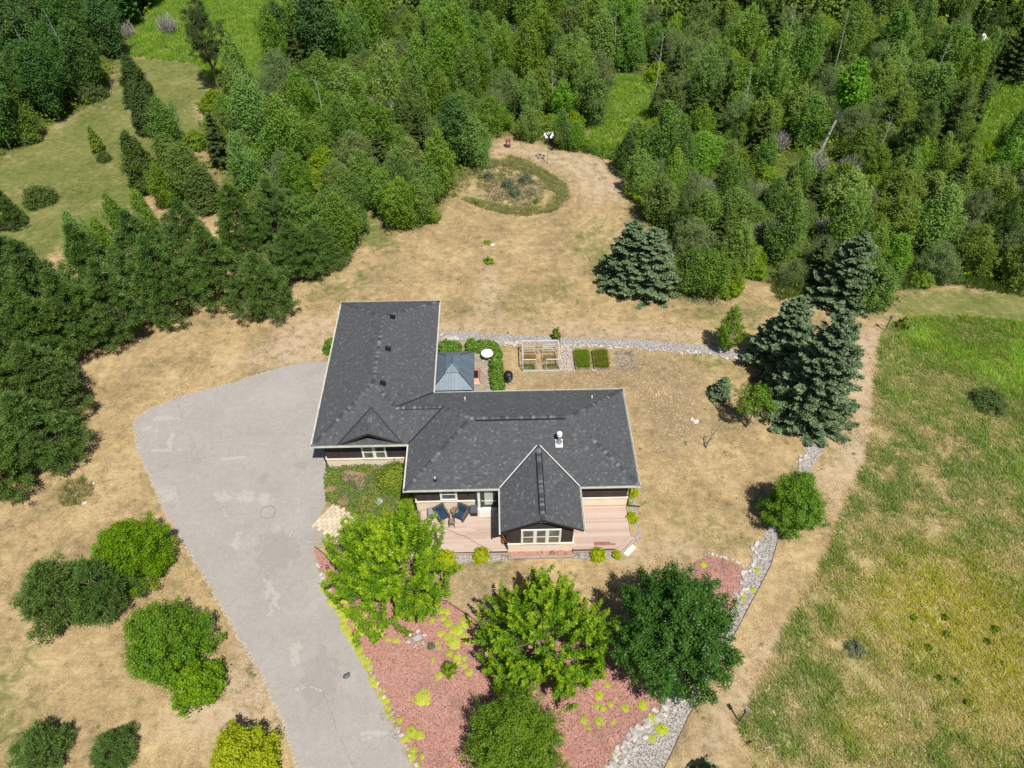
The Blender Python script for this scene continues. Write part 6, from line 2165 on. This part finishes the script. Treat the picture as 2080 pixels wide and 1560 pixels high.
for lst, o_, sc_, lb in ((Z8, (640, 1180), 3.714, 'lime-green sedum mound in the cluster beside the big maple'), (Z8b, (640, 1180), 3.714, 'lime-green sedum mound below the first maple, left of the boulder'), (Z8c, (640, 1180), 3.714, 'lone lime-green sedum mound in the open red mulch'),
                         (Z8d, (640, 1180), 3.714, 'lime-green sedum clump edging the driveway'), (Z6, (1180, 1290), 5.778, 'lime-green sedum mound on the mulch below the dark tree'), (Z6b, (1180, 1290), 5.778, 'lime-green sedum mound among the pale cobbles'), (Z5, (1160, 1080), 5.2, 'small yellowish sedum by the gravel beside the dark tree')):
    for x, y, r in lst:
        p = G(o_[0] + x / sc_, o_[1] + y / sc_)
        s = 2.15 * (r / sc_) / ppm(p and (o_[1] + y / sc_))
        o = piece('sedum', SD[n % 4], None, (p.x, p.y, .01), (0, 0, n * .7), (s, s, min(1.0, s * 1.2)))
        tag(o, lb, 'sedum', 'sedum mounds on the mulch beds')
        n += 1


# ---- grass and ground cover
def grassmat(name, trans=.3):
    t = NT(name)
    c = t.attr('tint')
    t.fin(c, .6, .25)
    tr = t.new('ShaderNodeBsdfTranslucent')
    t.l.new(c, tr.inputs[0])
    mx = t.new('ShaderNodeMixShader')
    mx.inputs[0].default_value = trans
    t.l.new(t.bsdf.outputs[0], mx.inputs[1])
    t.l.new(tr.outputs[0], mx.inputs[2])
    t.l.new(mx.outputs[0], t.out.inputs[0])
    return t.mat


M_GRASS = grassmat('grass_blade', .45)


def tufts(rs, P, C, blades, hgt, spread, wid, lean=(0, 0), jit=.25):
    """P (n,2) roots, C (n,3) colours, hgt (n,) heights"""
    n = len(P)
    a = rs.rand(n, blades) * 6.283
    r = spread * np.sqrt(rs.rand(n, blades))
    root = np.stack([P[:, None, 0] + np.cos(a) * r * .5, P[:, None, 1] + np.sin(a) * r * .5, np.zeros((n, blades))], 2)
    h = hgt[:, None] * (.6 + .6 * rs.rand(n, blades))
    tip = root + np.stack([np.cos(a) * r * 1.3 + lean[0] * h, np.sin(a) * r * 1.3 + lean[1] * h, h], 2)
    tip[..., :2] += rs.randn(n, blades, 2) * .12 * h[..., None]
    b = rs.rand(n, blades) * 6.283
    sd = np.stack([np.cos(b), np.sin(b), 0 * b], 2) * wid * .5
    V = np.stack([root - sd, root + sd, tip], 2).reshape(-1, 3)
    k = 1 + jit * (rs.rand(n, blades, 1) * 2 - 1)
    col = np.repeat((C[:, None, :] * k).reshape(-1, 3), 3, 0)
    return V, col


def grass_object(name, V, col, label):
    me = npmesh(name, V, np.arange(len(V)).reshape(-1, 3), M_GRASS, col)
    o = link(name, me)
    o['kind'] = 'stuff'
    o['label'] = label
    return o


rs = R_(77)
n = 105000
P = np.stack([rs.uniform(13, 62, n), rs.uniform(10, 56, n)], 1)
P3 = np.concatenate([P, np.zeros((n, 1))], 1)
q = PXV(P3)
k = inside(q, MEADOW) & (q[:, 0] < 2180)
P, q = P[k], q[k]
n1, n2, n3 = .5 * vnoise(P, 1.9, 1) + .5 * vnoise(P, .8, 11), vnoise(P, 5.0, 2), vnoise(P, .5, 3)
lush = np.clip((900 - q[:, 1]) / 190, 0, 1) * np.clip((q[:, 0] - 1790) / 60, 0, 1)
lush = np.clip(lush + .5 * np.clip((q[:, 0] - 1980) / 120, 0, 1) * np.clip((1150 - q[:, 1]) / 200, 0, 1), 0, 1)
yel = np.exp(-(((q[:, 0] - 1900) / 170) ** 2 + ((q[:, 1] - 1235) / 120) ** 2)) + .8 * np.exp(-(((q[:, 0] - 2040) / 120) ** 2 + ((q[:, 1] - 1400) / 130) ** 2)) + .5 * np.exp(-(((q[:, 0] - 1760) / 70) ** 2 + ((q[:, 1] - 1480) / 80) ** 2))
yel = np.clip(yel, 0, 1)
sparse = (q[:, 1] > 850) & (q[:, 0] < 2000)
dens = np.clip(.75 * n1 + .2 * n3 + .25 * n2, 0, 1.2)
keep = (lush > .3) | (yel > .35) | (dens > np.where(sparse, .44, .38)) | (rs.rand(len(P)) < .14)
P, q, n1, n2, n3, lush, yel, dens = [z[keep] for z in (P, q, n1, n2, n3, lush, yel, dens)]
cg, cl_, cy, ct = np.array([.28, .38, .085]), np.array([.29, .46, .055]), np.array([.62, .60, .055]), np.array([.60, .48, .25])
green = np.clip((dens - .42) * 3.6, 0, 1)[:, None]
C = ct * (1 - green) + cg * green
C = C * (1 - yel[:, None]) + (cy * (.55 + .45 * n1[:, None]) + ct * .25 * (1 - n1[:, None])) * yel[:, None]
lv = np.clip(.62 + .75 * n2 * n1 * 1.6, .5, 1.35)[:, None]
cl2 = cl_ * (1 - np.clip((n3 - .62) * 3, 0, 1)[:, None]) + np.array([.50, .56, .09]) * np.clip((n3 - .62) * 3, 0, 1)[:, None]
C = C * (1 - lush[:, None]) + cl2 * lv * lush[:, None]
straw = (rs.rand(len(P)) < .09 * (1 - .7 * lush))[:, None]
C = np.where(straw, np.array([.78, .66, .38]), C)
h = (.10 + .34 * np.clip(dens - .2, 0, 1)) * (1 + .4 * lush)
V, col = tufts(rs, P, C, 7, h, .26, .05, (-.25, .35), .42)
big = (n1 > .62) & (rs.rand(len(P)) < .13)
V2, col2 = tufts(rs, P[big], C[big] * np.array([.95, .98, .95]), 12, np.full(big.sum(), .42), .34, .05, (-.2, .25), .45)
V, col = np.concatenate([V, V2]), np.concatenate([col, col2])
print('meadow tufts', len(P), len(V) // 3)
grass_object('meadow_grass', V, col, 'tall rough meadow grass, green to straw yellow, on the right')

# short dry turf on the mown ground
NOT = [DRIVE, MULCH, BED, MEADOW, PATH_OUT + PATH_IN[::-1], [(630, 905), (694, 612), (894, 609), (892, 690), (1005, 690), (1005, 790), (1266, 790), (1300, 986), (1290, 1140), (850, 1145), (820, 1000)], OVAL, [(1050, 680), (1290, 700), (1290, 756), (1050, 756)]] + list(WOOD.values()) + list(GRASSY.values())
n = 150000
P = np.stack([rs.uniform(-50, 40, n), rs.uniform(12, 84, n)], 1)
q = PXV(np.concatenate([P, np.zeros((n, 1))], 1))
k = (q[:, 0] > -30) & (q[:, 0] < 2110) & (q[:, 1] < 1590)
for pl in NOT: k &= ~inside(q, pl)
m1, m2 = vnoise(P, 1.7, 31), vnoise(P, .55, 32)
k &= (.6 * m1 + .4 * m2 > .47) & (rs.rand(n) < np.clip(1.2 - (P[:, 1] - 20) / 90, .3, 1))
P, m1, m2 = P[k], m1[k], m2[k]
gq = np.zeros(len(P))
for pl, st in LAWN_GREEN: gq = np.maximum(gq, st * soft(P, GP(pl), 1.6))
f = np.clip(gq * 1.6 + (vnoise(P, 3.1, 33) - .62) * 1.2, 0, 1)[:, None]
C = (np.array([.56, .45, .27]) * (.7 + .6 * m2[:, None])) * (1 - f) + np.array([.26, .30, .08]) * (.7 + .6 * m2[:, None]) * f
V, col = tufts(rs, P, C, 5, .05 + .07 * m1, .22, .03)
print('turf', len(P))
grass_object('dry_turf', V, col, 'short dry straw-coloured turf on the mown lawns')
# rough grass: strips and clumps elsewhere (name, polygon px, count, colour a, colour b, height, blades)
def rough(name, poly, dens, ca, cb, h, label, blades=6, wid=.06, spread=.3, thr=0.0, lean=(0, 0)):
    W = np.array(GP(poly))
    lo, hi = W.min(0), W.max(0)
    m = int((hi - lo).prod() * dens)
    P = lo + rs.rand(m, 2) * (hi - lo)
    P = P[inside(P, [tuple(w) for w in W])]
    nn, n2 = vnoise(P, 1.6, 5), vnoise(P, .6, 6)
    k = (.7 * nn + .3 * n2) > thr
    P, nn, n2 = P[k], nn[k], n2[k]
    f = np.clip(.6 * n2 + .6 * nn - .1, 0, 1)[:, None]
    C = np.array(ca) * (1 - f) + np.array(cb) * f
    return tufts(rs, P, C, blades, h * (.6 + .7 * nn), spread, wid, lean)


acc = [rough('g', GRASSY['top'], 9, (.20, .38, .04), (.38, .54, .07), .7, '', 9, .09, .5), rough('g', GRASSY['strip'], 10, (.20, .40, .05), (.36, .52, .08), .7, '', 8, .08, .45), rough('g', GRASSY['rightfar'], 8, (.18, .36, .04), (.32, .48, .06), .8, '', 8, .09, .5)]
V, col = np.concatenate([a for a, b in acc]), np.concatenate([b for a, b in acc])
grass_object('rough_grass', V, col, 'bright green rough grass in the gaps between the woods')
RING = [(905, 385), (930, 350), (985, 325), (1020, 314), (1060, 322), (1105, 345), (1150, 375), (1157, 400), (1125, 430), (1060, 441), (990, 427), (930, 403), (925, 392), (985, 410), (1060, 425), (1115, 415), (1130, 395), (1095, 360), (1020, 335), (950, 360), (920, 385)]
acc = [rough('o', RING, 34, (.27, .34, .085), (.46, .44, .18), .34, '', 6, .05, .28, .26), rough('o', OVAL, 22, (.40, .34, .18), (.24, .26, .10), .3, '', 6, .05, .25, .34),
       rough('o', [(120, 1000), (135, 980), (165, 970), (190, 985), (188, 1005), (160, 1030), (125, 1028)], 40, (.25, .29, .08), (.38, .34, .15), .35, '', 6, .05, .25)]
V, col = np.concatenate([a for a, b in acc]), np.concatenate([b for a, b in acc])
grass_object('bed_grass', V, col, 'unmown grass and weeds on the oval bed and the small island bed')
for rb, ca, cb in ((RB1, (.30, .46, .05), (.42, .52, .07)), (RB2, (.34, .42, .06), (.44, .46, .08))):
    c = rb.location
    P = np.stack([rs.uniform(-.58, .58, 900), rs.uniform(-1.05, 1.05, 900)], 1)
    f = rs.rand(900, 1)
    V, col = tufts(rs, P, np.array(ca) * f + np.array(cb) * (1 - f), 7, np.full(900, .36), .16, .035, (.10, -.25))
    me = npmesh('grass', V + np.array([0, 0, .2]), np.arange(len(V)).reshape(-1, 3), M_GRASS, col)
    o = link('grass', me, rb)
    o['kind'] = 'stuff'
acc = []
for (x0, x1, y0, y1), ca, cb, h in (((2.2, 3.2, 45.55, 46.25), (.75, .45, .20), (.45, .40, .14), .5), ((2.2, 3.2, 44.55, 45.25), (.30, .42, .06), (.52, .46, .18), .3), ((3.9, 5.0, 45.55, 46.25), (.48, .42, .15), (.60, .48, .22), .35), ((4.0, 5.1, 44.55, 45.2), (.36, .38, .10), (.60, .48, .22), .25)):
    P = np.stack([rs.uniform(x0, x1, 130), rs.uniform(y0, y1, 130)], 1)
    f = rs.rand(130, 1)
    acc.append(tufts(rs, P, np.array(ca) * f + np.array(cb) * (1 - f), 6, np.full(130, h), .15, .035))
V, col = np.concatenate([a for a, b in acc]), np.concatenate([b for a, b in acc])
V = V - np.array(OFF[en.name])
o = link('vegetables', npmesh('vegetables', V, np.arange(len(V)).reshape(-1, 3), M_GRASS, col), en)
o['kind'] = 'stuff'


W = np.array(GP(MULCH))
lo, hi = W.min(0), W.max(0)
P = lo + rs.rand(42000, 2) * (hi - lo)
P = P[inside(P, [tuple(w) for w in W])]
C = np.concatenate([P, .02 + .03 * rs.rand(len(P), 1)], 1)
V, F = leaves(rs, C, np.array([0, 0, 1.0]) + rs.randn(len(C), 3) * .35, .16, .28)
pal = np.array([[.45, .235, .19], [.34, .16, .125], [.60, .40, .335], [.26, .17, .13], [.53, .345, .285], [.68, .55, .47], [.39, .275, .21]])
pw_ = vnoise(P, 2.2, 41)
ix = np.where(rs.rand(len(P)) < np.clip((pw_ - .45) * 1.6, 0, .7), rs.choice([3, 6, 5, 4], len(P)), rs.choice(7, len(P), p=[.34, .24, .14, .08, .12, .04, .04]))
o = link('mulch_chips', npmesh('mulch_chips', V, F, M_GRASS, np.repeat(pal[ix], 4, 0)))
o['kind'] = 'stuff'
o['label'] = 'loose reddish wood chips lying on the mulch bed'
acc = [rough('x', [(760, 1440), (870, 1470), (880, 1530), (830, 1540)], 5, (.34, .32, .14), (.48, .38, .20), .25, '', 7, .035, .2, .5), rough('x', [(1180, 1330), (1260, 1290), (1330, 1350), (1260, 1400)], 5, (.40, .34, .16), (.50, .40, .22), .2, '', 7, .035, .2, .5), rough('x', [(700, 1240), (820, 1220), (930, 1250), (760, 1290)], 3, (.30, .30, .11), (.46, .38, .20), .2, '', 7, .035, .2, .55),
       rough('x', [(1246, 712), (1288, 712), (1290, 755), (1250, 756)], 22, (.22, .28, .09), (.40, .33, .17), .18, '', 6, .035, .15, .5)]
V, col = np.concatenate([a for a, b in acc]), np.concatenate([b for a, b in acc])
grass_object('mulch_weeds', V, col, 'thin weeds and dry stalks in the mulch and the dug patch')
# leafy undergrowth in the woods and ground cover in the house bed: small upright leaf sprays
def sprays(poly_px, dens, h, leaf, lm, thr, world=None, nz=2.0):
    W = np.array(world if world is not None else GP(poly_px))
    lo, hi = W.min(0), W.max(0)
    m = int((hi - lo).prod() * dens)
    P = lo + rs.rand(m, 2) * (hi - lo)
    P = P[inside(P, [tuple(w) for w in W])]
    nn = vnoise(P, nz, 8)
    k = nn > thr
    if world is None: k &= ~inside(P, GP([(632, 1045), (668, 1022), (705, 1036), (745, 1090), (720, 1120), (640, 1115)]))
    P, nn = P[k], nn[k]
    z = h * rs.rand(len(P)) * (.4 + .8 * nn)
    C = np.stack([P[:, 0], P[:, 1], z + .04], 1)
    V, F = leaves(rs, C, np.array([0, 0, .8]) + rs.randn(len(C), 3) * .6, leaf)
    ti = np.stack([np.clip(.5 * nn + .5 * rs.rand(len(P)), 0, 1), .4 * rs.rand(len(P)) * nn], 1)
    return V, np.repeat(ti, 4, 0)


acc = [sprays(None, 5.5, 1.2, .34, 'bright', .20, [(max(-105, min(112, x)), min(y, 152)) for x, y in GP(WOOD[k])]) for k in WOOD]
V, ti = np.concatenate([a for a, b in acc]), np.concatenate([b for a, b in acc])
print('undergrowth', len(V) // 4)
o = link('undergrowth', npmesh('undergrowth', V, np.arange(len(V)).reshape(-1, 4), LM['bright'], ti))
o['kind'] = 'stuff'
o['label'] = 'leafy undergrowth covering the ground below the woods'
a, b = sprays(BED, 210, .30, .14, 'mid', .24, None, 1.1)
o = link('ground_cover', npmesh('ground_cover', a, np.arange(len(a)).reshape(-1, 4), LM['mid'], b))
o['kind'] = 'stuff'
o['label'] = 'leafy ground cover filling the bed before the wing windows'
a, b = sprays(BED, 90, .28, .14, 'juniper', .55, None, .8)
o = link('ground_cover', npmesh('ground_cover', a, np.arange(len(a)).reshape(-1, 4), LM['juniper'], b))
o['kind'] = 'stuff'
o['label'] = 'grey-green patches of ground cover before the wing windows'
acc = [rough('x', [(862, 1124), (1030, 1124), (1030, 1140), (880, 1146)], 16, (.16, .19, .05), (.12, .16, .05), .25, '', 6, .04, .2, .5), rough('x', [(1162, 1118), (1250, 1117), (1250, 1132), (1164, 1134)], 8, (.16, .19, .05), (.12, .16, .05), .2, '', 6, .04, .2, .6),
       rough('x', [(1040, 1120), (1158, 1117), (1158, 1128), (1042, 1130)], 6, (.12, .17, .04), (.10, .15, .04), .22, '', 6, .04, .2, .5), rough('x', [(1580, 608), (1560, 570), (1640, 575), (1660, 612)], 14, (.12, .18, .03), (.17, .23, .04), .6, '', 7, .09, .4),
       rough('x', [(1830, 590), (1930, 578), (2080, 603), (2080, 575), (1930, 555), (1830, 570)], 14, (.11, .17, .03), (.16, .22, .04), .7, '', 7, .09, .4), rough('x', [(1110, 300), (1195, 313), (1245, 328), (1245, 308), (1190, 290), (1110, 280)], 16, (.10, .17, .03), (.16, .23, .04), .6, '', 7, .08, .4)]
V, col = np.concatenate([a for a, b in acc]), np.concatenate([b for a, b in acc])
grass_object('edge_weeds', V, col, 'weeds and long grass along wood edges and deck beds')
